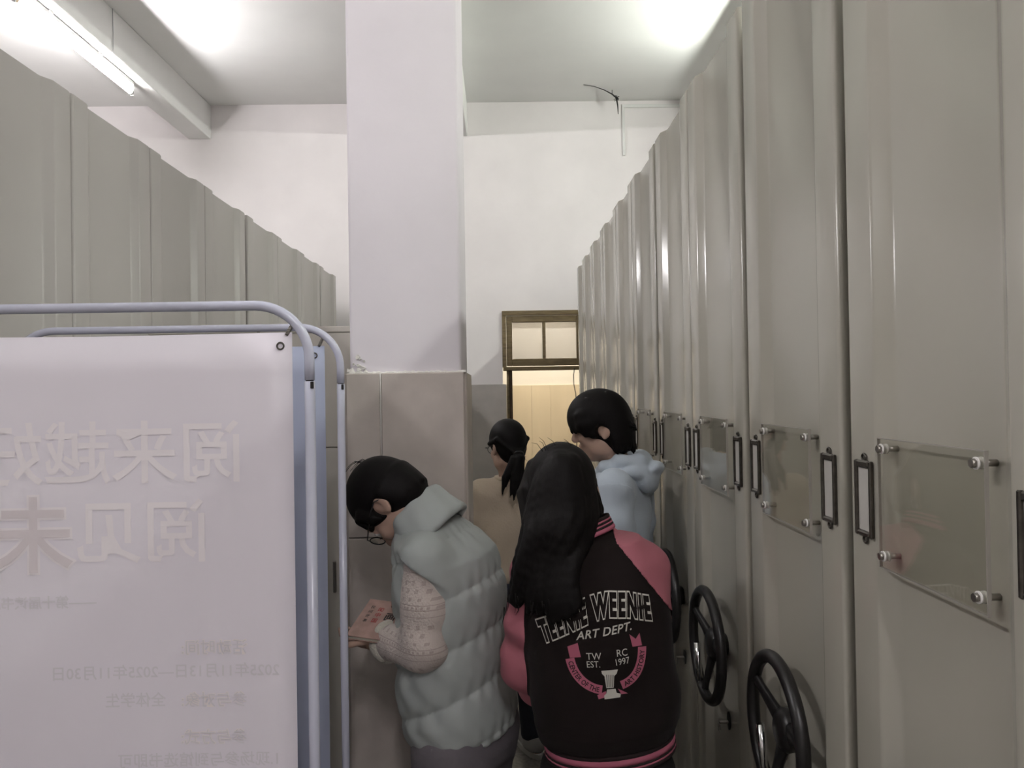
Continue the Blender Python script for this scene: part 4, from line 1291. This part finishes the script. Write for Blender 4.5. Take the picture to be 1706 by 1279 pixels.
        decal('print_ribbon_text', out, fs, M_RIBD, lift=0.0030, mx=6)
    along('CENTER OF THE', pl, 8.5); along('ART HISTORY', pr, 8.5)
    # fluted pedestal of the print
    decal('print_pedestal', [(1001, 1116), (1028, 1113), (1026, 1120), (1022, 1124), (1021, 1144), (1009, 1145), (1006, 1125), (1002, 1121)], [tuple(range(8))], M_WHITEPR)
    for x in (1009.5, 1013, 1016.5, 1020):
        decal('print_flute', [(x-0.6, 1122), (x+0.6, 1122), (x*0.8+1015*0.2+0.5, 1143), (x*0.8+1015*0.2-0.5, 1143)], [(0, 1, 2, 3)], M_RIBD, lift=0.0024)
    decal('print_pedestal', [(1010, 1147), (1024, 1146), (1026, 1153), (1033, 1155), (1032, 1161), (1006, 1164), (1005, 1158), (1009, 1154)], [tuple(range(8))], M_WHITEPR)
    # ---- hair
    hd = J['head']
    allp = [at(x, y, 1.80) for x, y in ((835, 1050), (1020, 735), (830, 800))]+[hd.o]
    lo, hi = sub_bounds(allp, 0.05)
    lo.y = 1.66; hi.y = 2.08
    G = Fld(lo, hi, 0.0042)
    k = hd.k
    G.ell(hd(-0.014, 0, 0.036), hd.ax(), (0.108*k, 0.089*k, 0.103*k), 0.0)
    G.ell(hd(0.085, 0, -0.05), hd.ax(), (0.07, 0.062, 0.10), 0.02, 'sub')
    rng = random.Random(3)
    rowy = [772, 800, 850, 885, 940, 990, 1030]
    lx = [911, 892, 882, 876, 865, 853, 843]
    rx = [964, 983, 996, 990, 957, 962, 968]
    Dc = [1.90, 1.90, 1.885, 1.85, 1.80, 1.79, 1.79]
    rd = [0.085, 0.105, 0.105, 0.085, 0.045, 0.042, 0.036]
    part = at(930, 745, 1.87)
    for layer in range(3):
        N = 26
        for i in range(N):
            s_ = (i+rng.uniform(0.2, 0.8))/N
            if layer == 2: s_ = 0.5+(s_-0.5)*0.85
            fwd = s_*2-1
            pts = [at(930+(s_-0.5)*16, 746+abs(fwd)*2+layer*3, 1.88)]
            tip = 1000+34*(1-abs(s_-0.62)*1.6)+rng.uniform(-26, 10) if s_ > 0.25 else 1005-s_*60+rng.uniform(-22, 14)
            off = rng.uniform(-16, 16)
            for j in range(len(rowy)):
                y_ = rowy[j]+off*(0.4 if j == 0 else 1.0)
                xl_, xr_ = np.interp(y_, rowy, lx), np.interp(y_, rowy, rx)
                x_ = xl_+(xr_-xl_)*s_
                dep = np.interp(y_, rowy, Dc)-np.interp(y_, rowy, rd)*math.sqrt(max(0, 1-fwd*fwd))*(1-0.10*layer)
                if j >= 4:
                    hit = bv.ray_cast(at(x_, y_, 1.2), (at(x_, y_, 1.4)-at(x_, y_, 1.2)).normalized(), 1.5)
                    if hit[0] is not None: dep = min(dep+0.06, hit[0].y-0.014-0.006*rng.random())
                x_ += rng.uniform(-3, 3) if j > 1 else 0
                if y_ > tip:
                    pts.append(at(x_-2, tip, dep)); break
                pts.append(at(x_, y_, dep))
            rs = [0.007]+[0.0125+0.003*rng.random()]*(len(pts)-3)+[0.009, 0.0022]
            G.lock(pts, rs[:len(pts)], 0.007)
    # locks falling in front of the shoulders
    for sd in (-1, 1):
        for i in range(9):
            q = i/8
            pts = [hd(0.03+0.05*q, sd*0.005, 0.132-0.02*q), hd(0.02+0.06*q, -sd*0.0+sd*0.062, 0.095-0.02*q), hd(0.01+0.07*q, sd*0.090, 0.03), hd(0.01+0.06*q, sd*0.094, -0.05), hd(0.01+0.06*q, sd*0.088, -0.115)]
            if sd < 0: pts = pts[:4]+[hd(-0.02+0.02*q, sd*0.082, -0.10)]
            G.chain(pts, [0.008, 0.013, 0.013, 0.012, 0.006], 0.006)
    hair = G.mesh('hair', M_HAIR, t)
    st = []
    for i in range(26):       # fly-away wisps and thin tips
        a = rng.random()
        if i < 8:
            p0 = at(920+rng.uniform(-25, 40), 752, 1.87); e = p0+Vector((rng.uniform(-.03, .03), rng.uniform(-.02, .02), rng.uniform(0.018, 0.036)))
            st.append(([p0, p0.lerp(e, 0.5)+Vector((0, 0, 0.008)), e], 0.0009, 0.0003))
        else:
            x_ = 838+a*140; y_ = 985+rng.uniform(0, 30)
            p0 = at(x_, y_, 1.735); e = at(x_-rng.uniform(-3, 7), y_+rng.uniform(14, 34), 1.735)
            st.append(([p0, p0.lerp(e, .5)+Vector((0.002, -0.002, 0)), e], 0.0016, 0.0003))
    strand_tubes('hair_wisp', M_HAIR, t, st)
    return t

# ================================================================== 2: reader in the sage puffer vest
def person_vest():
    J = {}
    J['f'] = Vector((-0.87, 0.5, 0)).normalized(); J['l'] = Vector((-0.5, -0.87, 0)).normalized()
    J['pelvis'] = at(778, 1205, 2.13); J['chest'] = at(752, 985, 2.11); J['neck'] = at(716, 872, 2.10)
    J['head'] = Fr(at(651, 838, 2.115), (-0.27, 0.17, -0.95), (-0.86, 0.32, 0.28), 0.95)
    J['shL'] = at(708, 935, 1.985); J['shR'] = at(775, 915, 2.235)
    J['elL'] = at(706, 1078, 1.955); J['wrL'] = at(646, 1068, 2.075)
    J['elR'] = at(742, 1065, 2.29); J['wrR'] = at(665, 1050, 2.20)
    J['girth'] = 0.9
    J['lean'] = 0.02
    legs(J, 0.085)
    base = Vector((J['pelvis'].x, J['pelvis'].y, 0))
    t = thing('person', 'bespectacled person in a sage puffer vest bent over a pink book', 'person', base)
    lo, hi = bounds(J)
    b = Fld(lo, hi, 0.0045)
    add_body(b, J)
    dL = (at(612, 1052, 2.115)-J['wrL']).normalized()
    add_hand(b, J['wrL']+dL*0.015+Vector((0.004, -0.004, -0.012)), dL+Vector((-0.1, -0.25, -0.22)), (0.05, 0.45, 0.85), (-0.3, -0.9, 0.1), (0.15, 0.45, 0.4), 0.9, -0.35)
    add_hand(b, J['wrR'], (-0.8, -0.1, -0.05), (0.05, 0.3, 0.95), (0.2, 0.9, 0.1), (0.1, 0.3, 0.3), 0.9, 0.6)
    body = b.mesh('body', M_SKIN, t)
    eyes(t, body, J['head'])
    trousers(t, J, M_TROUS, r=(0.108, 0.088, 0.078), waist=0.165, depth=0.130)
    shoes(t, J)
    hd = J['head']
    # vest: quilted puffs between stitched seams
    l, f = J['l'], J['f']
    hem = at(768, 1195, 2.13)
    topc = at(727, 880, 2.10)
    u = (topc-hem).normalized(); f = (f-u*f.dot(u)).normalized(); l = u.cross(f); l = l if l.dot(J['l']) > 0 else -l
    H_ = (topc-hem).length
    pts = [hem, topc, J['shL'], J['shR'], J['neck']]
    lo, hi = sub_bounds(pts, 0.22)
    F = Fld(lo, hi, 0.0055)
    pitch = 0.135
    seams = [0.085+pitch*i for i in range(5)]
    def puff(S, x, y):
        ph = (S-0.085+0.36*y)/pitch
        q = np.abs(np.sin(math.pi*ph))
        th = np.arctan2(y, x)
        wr_ = 0.0022*np.sin(th*22+S*40)*(1-q)*1.2+0.0016*np.sin(th*13-S*55)
        return 0.0125*q**0.42-0.004+wr_
    ss = [-0.03, 0.0, 0.05, 0.14, 0.26, 0.38, 0.46, 0.51, H_+0.03]
    aa = [0.150, 0.162, 0.170, 0.170, 0.168, 0.165, 0.150, 0.125, 0.075]
    bb = [0.126, 0.138, 0.140, 0.134, 0.130, 0.130, 0.120, 0.098, 0.066]
    cy = [-0.01, -0.006, 0.0, 0.0, -0.010, -0.022, -0.014, 0.004, 0.03]
    F.loft(hem, u, l, f, ss, [0]*9, cy, aa, bb, 0.0, ex=2.2, mod=puff, cap_k=0.02)
    for s in 'LR':
        G = F.like()
        ad = (J['el'+s]-J['sh'+s]).normalized()
        G.chain([J['neck']-u*0.045, J['sh'+s]+u*0.004, J['sh'+s]+ad*0.08], [0.062, 0.066, 0.068], 0.02)
        G.f = smax(G.f, G.plane(J['sh'+s]+ad*0.012, (ad+f*0.60).normalized()), 0.006)
        F.f = smin(F.f, G.f, 0.03)
    vest = F.mesh('vest', M_VEST, t)
    # high padded collar
    na = (at(655, 812, 2.115)-at(722, 868, 2.10)).normalized()
    na = (na*0.8+Vector((-0.10, 0.12, 0.16))).normalized()
    cf = (f-na*f.dot(na)).normalized(); cl = na.cross(cf)
    C = Fld(*sub_bounds([at(722, 872, 2.10), at(690, 842, 2.10)], 0.15), 0.005)
    def soft(S, x, y): return 0.002*np.sin(np.arctan2(y, x)*9+S*30)
    C.loft(at(727, 880, 2.10), na, cl, cf, [-0.02, 0.0, 0.035, 0.075, 0.092], [0]*5, [0.0, 0.0, 0.004, 0.006, 0.006], [0.098, 0.097, 0.089, 0.084, 0.080], [0.088, 0.087, 0.082, 0.080, 0.076], 0.0, shell=0.011, cap_k=0.014, mod=soft)
    C.mesh('vest_collar', M_VEST, t)
    # sweater sleeves with fleece cuffs
    for s in 'LR':
        S = Fld(*sub_bounds([J['sh'+s], J['el'+s], J['wr'+s]], 0.10), 0.005)
        mid = J['sh'+s].lerp(J['el'+s], 0.55)
        S.chain([J['sh'+s], mid, J['el'+s], J['wr'+s]], [0.056, 0.056, 0.054, 0.050], 0.03)
        sl, X = S.full()
        S.f = S.f-(0.0016*np.sin(X[2]*62+X[0]*40)+0.0012*np.sin(X[2]*36-X[1]*50)).astype(np.float32)
        w = J['wr'+s]; dd = (J['wr'+s]-J['el'+s]).normalized()
        S.f = smax(S.f, S.plane(w-dd*0.012, dd), 0.006)
        S.mesh('sweater_sleeve', M_KNIT, t)
        sx = dd.cross(UPZ).normalized(); sy = sx.cross(dd)
        K = Fld(*sub_bounds([w], 0.11), 0.005)
        ringp = [w-dd*0.006+sx*0.034*math.cos(a)+sy*0.036*math.sin(a) for a in np.linspace(0, 2*math.pi, 17)]
        K.chain(ringp, [0.018]*17, 0.01)
        ringp = [w+dd*0.014+sx*0.030*math.cos(a)+sy*0.032*math.sin(a) for a in np.linspace(0, 2*math.pi, 17)]
        K.chain(ringp, [0.014]*17, 0.012)
        K.mesh('sleeve_cuff', M_KNITW, t)
    # side pocket zip pull
    zp = MB().tube([at(709, 1108, 1.985), at(711, 1118, 1.985), at(714, 1130, 1.986)], [0.0022, 0.003, 0.0015], 6).build('zip_pull', M_BLACK)
    adopt(zp, t)
    # ---- hair: short crop
    k = hd.k
    G = Fld(*sub_bounds([hd(0, 0, 0.03)], 0.19), 0.0042)
    G.ell(hd(-0.016, 0, 0.040), hd.ax(), (0.110*k, 0.091*k, 0.103*k), 0.0)
    G.ell(hd(-0.050, 0, -0.030), hd.ax(), (0.060*k, 0.072*k, 0.076*k), 0.05)          # nape
    G.ell(hd(0.112, 0, -0.070), hd.ax(), (0.090*k, 0.13*k, 0.100*k), 0.006, 'sub')      # face
    for s in (-1, 1):
        G.ell(hd(-0.006, s*0.090, -0.020), hd.ax(), (0.033*k, 0.030*k, 0.036*k), 0.006, 'sub')
        G.ell(hd(0.030, s*0.085, -0.075), hd.ax(), (0.050*k, 0.040*k, 0.052*k), 0.006, 'sub')
    rng = random.Random(5)
    for i in range(22):       # fringe tips
        q = i/21*2-1
        a = hd(0.074-0.02*q*q, q*0.068, 0.050); e = hd(0.088-0.030*q*q, q*0.072+rng.uniform(-.006, .006), 0.014+rng.uniform(-.010, .006))
        G.chain([a, e], [0.010, 0.0035], 0.012)
    for i in range(20):       # sideburns and nape locks
        q = i/19*2-1
        th = math.pi+q*1.25
        a = hd(-0.016+0.098*math.cos(th)*1.0, 0.088*math.sin(th), 0.0); e = hd(-0.018+0.082*math.cos(th), 0.074*math.sin(th), -0.075+rng.uniform(-.012, .008)+0.03*abs(q))
        G.chain([a, e], [0.012, 0.004], 0.01)
    for s in (-1, 1):
        for q in (0.0, 0.5, 1.0):
            G.chain([hd(0.028+0.016*q, s*0.080, 0.045), hd(0.026+0.012*q, s*0.080, 0.004), hd(0.022+0.008*q, s*0.077, -0.022+0.014*q)], [0.011, 0.008, 0.003], 0.006)
    G.mesh('hair', M_HAIR, t)
    st = []
    for i in range(7):
        q = rng.uniform(-1, 1)
        p0 = hd(-0.085-0.01*rng.random(), 0.02*q, 0.098); e = hd(-0.045, 0.025*q+0.01, 0.150+0.004*rng.random())
        st.append(([p0, hd(-0.086, 0.022*q, 0.128+0.006*rng.random()), hd(-0.068, 0.024*q, 0.144+0.004*rng.random()), e], 0.0012, 0.0004))
    strand_tubes('hair_wisp', M_HAIR, t, st)
    # ---- glasses
    g = thing('glasses', 'thin black framed glasses on the bent reader', 'glasses', base)
    for s in (-1, 1):
        c = Vector(hd(0.108, s*0.032, -0.004))
        ring = [c+hd.L*(0.025*math.cos(a))*1.0+hd.U*(0.019*math.sin(a))*1.0 for a in np.linspace(0, 2*math.pi, 24, endpoint=False)]
        adopt(MB().tube(ring, 0.0017, 8, closed=True).build('rim', M_BLACK), g)
        dsk = [p for p in ring]
        adopt(MB().add([p-hd.F*0.0004 for p in dsk]+[p+hd.F*0.0004 for p in dsk], [tuple(range(23, -1, -1)), tuple(range(24, 48))]+[(i, (i+1) % 24, 24+(i+1) % 24, 24+i) for i in range(24)]).build('lens', M_ACRYL), g)
        adopt(MB().tube([hd(0.106, s*0.058, 0.004), hd(0.098, s*0.076, 0.006), hd(0.02, s*0.089, 0.010), hd(-0.020, s*0.090, 0.008), hd(-0.040, s*0.087, -0.014)], 0.0017, 8).build('temple', M_BLACK), g)
    adopt(MB().tube([hd(0.108, 0.009, 0.0), hd(0.114, 0, 0.004), hd(0.108, -0.009, 0.0)], 0.0016, 8).build('bridge', M_BLACK), g)
    # ---- the book
    bc = at(621, 1037, 2.10)
    e1 = Vector((0.95, -0.30, -0.05)).normalized(); e2 = Vector((0.30, 0.85, 0.40)); e2 = (e2-e1*e2.dot(e1)).normalized(); n = e1.cross(e2)
    hw, hh, ht = 0.064, 0.074, 0.0065
    bc = at(577, 1061, 2.045)+e1*hw+e2*hh
    bk_ = thing('held_book', 'open-faced pink book with black Chinese title held by the reader', 'book', bc)
    bk_['label'] = 'small pink paperback with black Chinese title in the hand of the vest wearer'
    M_COV = mat('salmon_cover', (0.42, 0.265, 0.225), 0.35, var=0.25, vscale=30)
    Z0 = Vector((0, 0, 0))
    MB().rect(n*(ht-0.0005), e1*hw, e2*hh, n*0.0007).build('front_cover', M_COV, bk_)
    MB().rect(-n*(ht-0.0005), e1*hw, e2*hh, n*0.0007).build('back_cover', M_COV, bk_)
    MB().rect(-e1*(hw-0.0007), e1*0.0007, e2*hh, n*(ht-0.0013)).build('spine', M_COV, bk_)
    MB().rect(e1*0.0005-e2*0.000, e1*(hw-0.003), e2*(hh-0.0025), n*(ht-0.0014)).build('pages', M_PAPER, bk_)
    def cover_text(txt, u0, v0, size, m_, w=0.0):
        vs, fs = text_mesh(txt, size, weight=w*size)
        MB().add([e1*(u0+v.x)+e2*(v0+v.y)+n*(ht+0.0006) for v in vs], fs).build('cover_print', m_, bk_)
    M_RED = mat('red_ink', (0.35, 0.05, 0.05), 0.5)
    for i, ch in enumerate('年画里'):
        cover_text(ch, 0.008, 0.036-i*0.036, 0.034, M_BLACK, 0.02)
    for i, ch in enumerate('的中国'):
        cover_text(ch, -0.022, 0.030-i*0.022, 0.018, M_RED, 0.02)
    for i, ch in enumerate('民间故事'):
        cover_text(ch, -0.046, 0.038-i*0.018, 0.013, M_BLACK, 0.01)
    return t

# ================================================================== 3: ponytail, beige jumper, far down the aisle
def person_ponytail():
    J = {}
    J['f'] = Vector((-0.35, 0.93, 0)).normalized(); J['l'] = Vector((-0.93, -0.35, 0)).normalized()
    J['pelvis'] = at(852, 955, 3.60); J['chest'] = at(848, 868, 3.58); J['neck'] = at(846, 797, 3.57)
    J['head'] = Fr(at(845, 744, 3.555), (-0.42, 0.88, -0.16), (-0.05, 0.1, 1.0), 0.95)
    J['shL'] = at(803, 822, 3.55); J['shR'] = at(895, 820, 3.64)
    J['elL'] = at(793, 905, 3.58); J['wrL'] = at(805, 950, 3.78)
    J['elR'] = at(908, 905, 3.68); J['wrR'] = at(885, 950, 3.86)
    J['girth'] = 0.9
    legs(J, 0.08)
    base = Vector((J['pelvis'].x, J['pelvis'].y, 0))
    t = thing('person', 'person with a black ponytail in a beige jumper beyond the pillar', 'person', base)
    b = Fld(*bounds(J), 0.0065)
    add_body(b, J)
    add_hand(b, J['wrL'], (0.2, 0.9, -0.2), (0.5, -0.2, 0.8), (0, 0.2, 1), (0.4, 0.5, 0.4))
    add_hand(b, J['wrR'], (-0.3, 0.9, -0.2), (-0.5, -0.2, 0.8), (0, 0.2, 1), (0.4, 0.5, 0.4))
    body = b.mesh('body', M_SKIN, t)
    eyes(t, body, J['head'])
    trousers(t, J, M_JEAN, h=0.01)
    shoes(t, J)
    l, f = J['l'], J['f']
    hem = J['pelvis']-UPZ*0.02
    u = UPZ
    F = Fld(*sub_bounds([hem, J['neck'], J['shL'], J['shR'], J['elL'], J['elR'], J['wrL'], J['wrR']], 0.14), 0.0075)
    H_ = J['neck'].z-hem.z
    def folds(S, x, y): return 0.003*np.sin(S*30+x*20)+0.002*np.sin(x*40-S*18)
    F.loft(hem, u, l, f, [0, 0.03, 0.15, 0.28, H_-0.09, H_-0.035, H_+0.012], [0]*7, [0]*7, [0.158, 0.172, 0.168, 0.165, 0.150, 0.105, 0.062], [0.118, 0.128, 0.122, 0.122, 0.110, 0.085, 0.058], 0.0, mod=folds, cap_k=0.012)
    for s in 'LR':
        F.chain([J['neck']-UPZ*0.045, J['sh'+s], J['sh'+s].lerp(J['el'+s], .5), J['el'+s], J['wr'+s]], [0.050, 0.060, 0.058, 0.054, 0.042], 0.04)
    F.mesh('jumper', M_BEIGE, t)
    nk = J['neck']
    ring_band('neck_rib', M_BEIGE, t, nk-UPZ*0.004, l, f, 0.0615, 0.0585, 0.0, 0.018, n=40)
    hd = J['head']; k = hd.k
    G = Fld(*sub_bounds([hd(0, 0, 0.03), at(850, 840, 3.42), at(865, 840, 3.42)], 0.15), 0.005)
    G.ell(hd(-0.014, 0, 0.036), hd.ax(), (0.106*k, 0.088*k, 0.100*k), 0.0)
    G.ell(hd(-0.055, 0, -0.03), hd.ax(), (0.055*k, 0.062*k, 0.060*k), 0.03)
    G.ell(hd(0.100, 0, -0.045), hd.ax(), (0.070*k, 0.12*k, 0.105*k), 0.008, 'sub')
    for s in (-1, 1):
        G.ell(hd(0.01, s*0.085, -0.055), hd.ax(), (0.050*k, 0.040*k, 0.055*k), 0.008, 'sub')
    rng = random.Random(9)
    tie = hd(-0.118, 0.0, -0.045)
    for i in range(18):       # hair combed back into the tie
        q = i/17*2-1
        G.chain([hd(0.02, q*0.085, 0.05-0.03*abs(q)), hd(-0.06, q*0.080, 0.03), tie+hd.L*q*0.012], [0.010, 0.012, 0.008], 0.006)
    for i in range(20):
        a = rng.uniform(0, 6.28); rr = rng.random()**0.5
        ex_ = at(853+17*rr*math.cos(a), 826+rng.uniform(-18, 12), 3.40+0.012*math.sin(a))
        m1 = tie+Vector((0, -0.028, -0.018)); m1 += Vector((0.026*math.cos(a), 0.014*math.sin(a), 0))*rr
        m2 = m1.lerp(ex_, 0.55)+Vector((0.012*rr*math.cos(a), 0, 0))
        G.chain([tie, m1, m2, ex_], [0.010, 0.013, 0.012, 0.0025], 0.005)
    G.mesh('hair', M_HAIR, t)
    dd = Vector((0, -0.8, -0.6)).normalized(); sx = Vector((1, 0, 0)); sy = sx.cross(dd)
    ring_band('hair_tie', M_BLACK, t, tie+Vector((0, -0.006, -0.004)), sx, sy, 0.022, 0.020, -0.006, 0.006, up=dd, n=24)
    st = []
    for i in range(10):
        p0 = at(866+rng.uniform(-4, 6), 770+rng.uniform(-8, 8), 3.48); e = p0+Vector((rng.uniform(0.01, 0.035), 0, rng.uniform(-0.03, 0.012)))
        st.append(([p0, p0.lerp(e, .5)+Vector((0, 0, 0.006)), e], 0.0012, 0.0004))
    strand_tubes('hair_wisp', M_HAIR, t, st)
    # thin spectacles
    g = thing('glasses', 'thin dark glasses on the ponytail wearer', 'glasses', base)
    for s in (-1, 1):
        ring = [hd(0.106, s*0.032, -0.002)+hd.L*(0.023*math.cos(a))+hd.U*(0.019*math.sin(a)) for a in np.linspace(0, 2*math.pi, 20, endpoint=False)]
        adopt(MB().tube(ring, 0.0015, 6, closed=True).build('rim', M_BLACK), g)
        adopt(MB().tube([hd(0.104, s*0.056, 0.006), hd(0.096, s*0.074, 0.008), hd(-0.02, s*0.089, 0.008)], 0.0016, 6).build('temple', M_BLACK), g)
    adopt(MB().tube([hd(0.106, 0.009, 0.0), hd(0.111, 0, 0.004), hd(0.106, -0.009, 0.0)], 0.0015, 6).build('bridge', M_BLACK), g)
    return t

# ================================================================== 4: pale blue hoodie, in profile by the right shelving
def person_hoodie():
    J = {}
    J['f'] = Vector((-0.94, 0.34, 0)).normalized(); J['l'] = Vector((-0.34, -0.94, 0)).normalized()
    J['pelvis'] = at(1020, 1010, 2.86); J['chest'] = at(1033, 862, 2.85); J['neck'] = at(1030, 772, 2.83)
    J['head'] = Fr(at(1003, 711, 2.81), (-0.95, 0.22, -0.13), (-0.10, 0.02, 1.0), 0.98)
    J['shL'] = at(1024, 812, 2.685); J['shR'] = at(1062, 808, 2.99)
    J['elL'] = at(1026, 940, 2.66); J['wrL'] = at(970, 990, 2.74)
    J['elR'] = at(1060, 935, 3.05); J['wrR'] = at(1000, 985, 3.08)
    legs(J, 0.09)
    base = Vector((J['pelvis'].x, J['pelvis'].y, 0))
    t = thing('person', 'black-haired person in a pale blue hoodie in profile beside the right shelving', 'person', base)
    b = Fld(*bounds(J), 0.0045)
    add_body(b, J)
    add_hand(b, J['wrL'], (-0.85, 0.3, -0.1), (0.2, 0.8, 0.3), (0, 0.1, 1), (0.4, 0.5, 0.4))
    add_hand(b, J['wrR'], (-0.85, 0.1, -0.1), (-0.2, -0.8, 0.3), (0, 0.1, 1), (0.4, 0.5, 0.4))
    body = b.mesh('body', M_SKIN, t)
    eyes(t, body, J['head'])
    trousers(t, J, M_JEAN, h=0.01)
    shoes(t, J)
    l, f = J['l'], J['f']
    hem = J['pelvis']-UPZ*0.06
    u = (J['neck']-hem).normalized(); H_ = (J['neck']-hem).length
    f = (f-u*f.dot(u)).normalized(); l = u.cross(f); l = l if l.dot(J['l']) > 0 else -l
    F = Fld(*sub_bounds([hem, J['neck'], J['shL'], J['shR'], J['elL'], J['elR'], J['wrL'], J['wrR']], 0.14), 0.0058)
    def folds(S, x, y): return 0.004*np.sin(S*26+x*14+y*20)+0.0025*np.sin(x*38-S*20)
    F.loft(hem, u, l, f, [0, 0.03, 0.2, 0.40, H_-0.10, H_-0.04, H_], [0]*7, [0, 0, 0, -0.004, -0.004, 0.0, 0.0], [0.165, 0.185, 0.182, 0.178, 0.160, 0.115, 0.066], [0.120, 0.134, 0.128, 0.120, 0.108, 0.085, 0.062], 0.0, mod=folds, cap_k=0.012)
    for s in 'LR':
        F.chain([J['neck']-UPZ*0.05, J['sh'+s]], [0.055, 0.060], 0.05)
    arms = {}
    for s in 'LR':
        G = F.like()
        G.chain([J['sh'+s], J['sh'+s].lerp(J['el'+s], .5), J['el'+s], J['wr'+s]], [0.066, 0.062, 0.058, 0.045], 0.03)
        sl, X = G.full()
        G.f = G.f-(0.0026*np.sin(X[2]*44+X[0]*40)+0.0016*np.sin(X[2]*70-X[1]*50)).astype(np.float32)
        arms[s] = G
        F.f = smin(F.f, G.f, 0.012)
    F.mesh('sweatshirt', M_HOOD, t)
    for s, sg in (('L', 1), ('R', -1)):
        # dropped shoulder seam: the sleeve begins a little below the shoulder point
        reg = np.maximum(F.plane(J['sh'+s]-UPZ*0.012+l*sg*0.0, (-l*sg*0.55+UPZ*0.85)), arms[s].f-0.004)
        F.mesh('sleeve', M_HOOD, t, f=np.maximum(F.f-0.0030, reg))
        w = J['wr'+s]; dd = (J['wr'+s]-J['el'+s]).normalized(); sx = dd.cross(UPZ).normalized(); sy = sx.cross(dd)
        ring_band('cuff', M_HOOD, t, w, sx, sy, 0.042, 0.040, 0.0, 0.06, up=dd, n=32)
    ring_band('hem_rib', M_HOOD, t, hem, l, f, 0.160, 0.118, -0.045, 0.004, up=u, n=80)
    # hood lying folded round the neck and down the back
    nk = J['neck']
    K = Fld(*sub_bounds([nk, nk-f*0.14, nk+f*0.06], 0.17), 0.005)
    B_ = lambda a, s_, z: nk+f*a+l*s_+UPZ*z
    for s in (-1, 1):
        K.chain([B_(0.070, s*0.012, -0.058), B_(0.058, s*0.046, -0.032), B_(0.022, s*0.074, -0.006), B_(-0.030, s*0.080, 0.014), B_(-0.080, s*0.050, 0.016)], [0.017, 0.023, 0.029, 0.031, 0.031], 0.012)
        K.chain([B_(0.020, s*0.084, -0.028), B_(-0.045, s*0.098, -0.022), B_(-0.100, s*0.062, -0.014)], [0.018, 0.026, 0.030], 0.008)
        K.chain([B_(-0.060, s*0.075, -0.045), B_(-0.110, s*0.040, -0.062)], [0.022, 0.028], 0.010)
    K.cap(B_(-0.085, 0.05, 0.012), B_(-0.085, -0.05, 0.012), 0.033, 0.033, 0.012)
    K.ell(B_(-0.110, 0, -0.040), (f, l, UPZ), (0.044, 0.085, 0.062), 0.010)
    K.ell(B_(-0.132, 0, -0.010), (f+UPZ*0.4, l, UPZ), (0.028, 0.070, 0.026), 0.012)
    K.ell(B_(0.0, 0, 0.055), (f, l, UPZ), (0.066, 0.058, 0.070), 0.006, 'sub')
    sl, X = K.full()
    K.f = K.f-(0.0028*np.sin(X[2]*70+X[0]*60)+0.002*np.sin(X[0]*90-X[1]*40+X[2]*30)).astype(np.float32)
    K.mesh('hood', M_HOOD, t)
    # white undershirt edge at the throat
    ring_band('undershirt_neck', M_WHITEP, t, nk+f*0.012-UPZ*0.004, l, f, 0.058, 0.056, -0.006, 0.010, up=(UPZ+f*-0.25).normalized(), n=40)
    # ---- hair: full mop with fringe and longer nape
    hd = J['head']; k = hd.k
    G = Fld(*sub_bounds([hd(0, 0, 0.01)], 0.20), 0.0042)
    G.ell(hd(0.008, 0, 0.042), hd.ax(), (0.118*k, 0.098*k, 0.104*k), 0.0)
    G.ell(hd(-0.052, 0, -0.030), hd.ax(), (0.062*k, 0.080*k, 0.084*k), 0.05)
    G.ell(hd(0.120, 0, -0.082), hd.ax(), (0.100*k, 0.14*k, 0.100*k), 0.006, 'sub')
    for s in (-1, 1):
        G.ell(hd(-0.004, s*0.096, -0.022), hd.ax(), (0.026*k, 0.034*k, 0.032*k), 0.006, 'sub')
        G.ell(hd(0.025, s*0.090, -0.085), hd.ax(), (0.055*k, 0.045*k, 0.055*k), 0.006, 'sub')
    rng = random.Random(11)
    for i in range(26):       # fringe tips down to the eyes
        q = i/25*2-1
        a = hd(0.100-0.030*q*q, q*0.074, 0.050); e = hd(0.114-0.046*q*q, q*0.080+rng.uniform(-.006, .006), 0.004+rng.uniform(-.012, .008))
        G.chain([a, e], [0.011, 0.0035], 0.012)
    for s in (-1, 1):
        for i in range(6):    # side locks in front of and above the ear
            q = i/5
            G.chain([hd(0.065-0.03*q, s*0.074, 0.055), hd(0.066-0.034*q, s*0.079, 0.020), hd(0.058-0.036*q, s*0.080, -0.010-0.016*rng.random())], [0.011, 0.010, 0.003], 0.02)
    for i in range(34):       # nape locks
        q = i/33*2-1
        th = math.pi+q*1.18
        a = hd(-0.002+0.092*math.cos(th), 0.078*math.sin(th), 0.03); m_ = hd(-0.008+0.094*math.cos(th), 0.080*math.sin(th), -0.045)
        e = hd(-0.010+(0.086+0.02*rng.random())*math.cos(th), 0.076*math.sin(th), -0.100+rng.uniform(-.016, .016)+0.012*abs(q))
        G.chain([a, m_, e], [0.014, 0.012, 0.0035], 0.008)
    for i in range(8):        # flicked-out ends at the back
        q = rng.uniform(-0.7, 0.7)
        a = hd(-0.092, 0.06*q, 0.010+0.012*rng.random()); e = hd(-0.122-0.012*rng.random(), 0.07*q, -0.012-0.020*rng.random())
        G.chain([a, a.lerp(e, .5)-hd.U*0.004, e], [0.011, 0.007, 0.002], 0.006)
    G.mesh('hair', M_HAIR, t)
    return t

person_varsity()
person_vest()
person_ponytail()
person_hoodie()
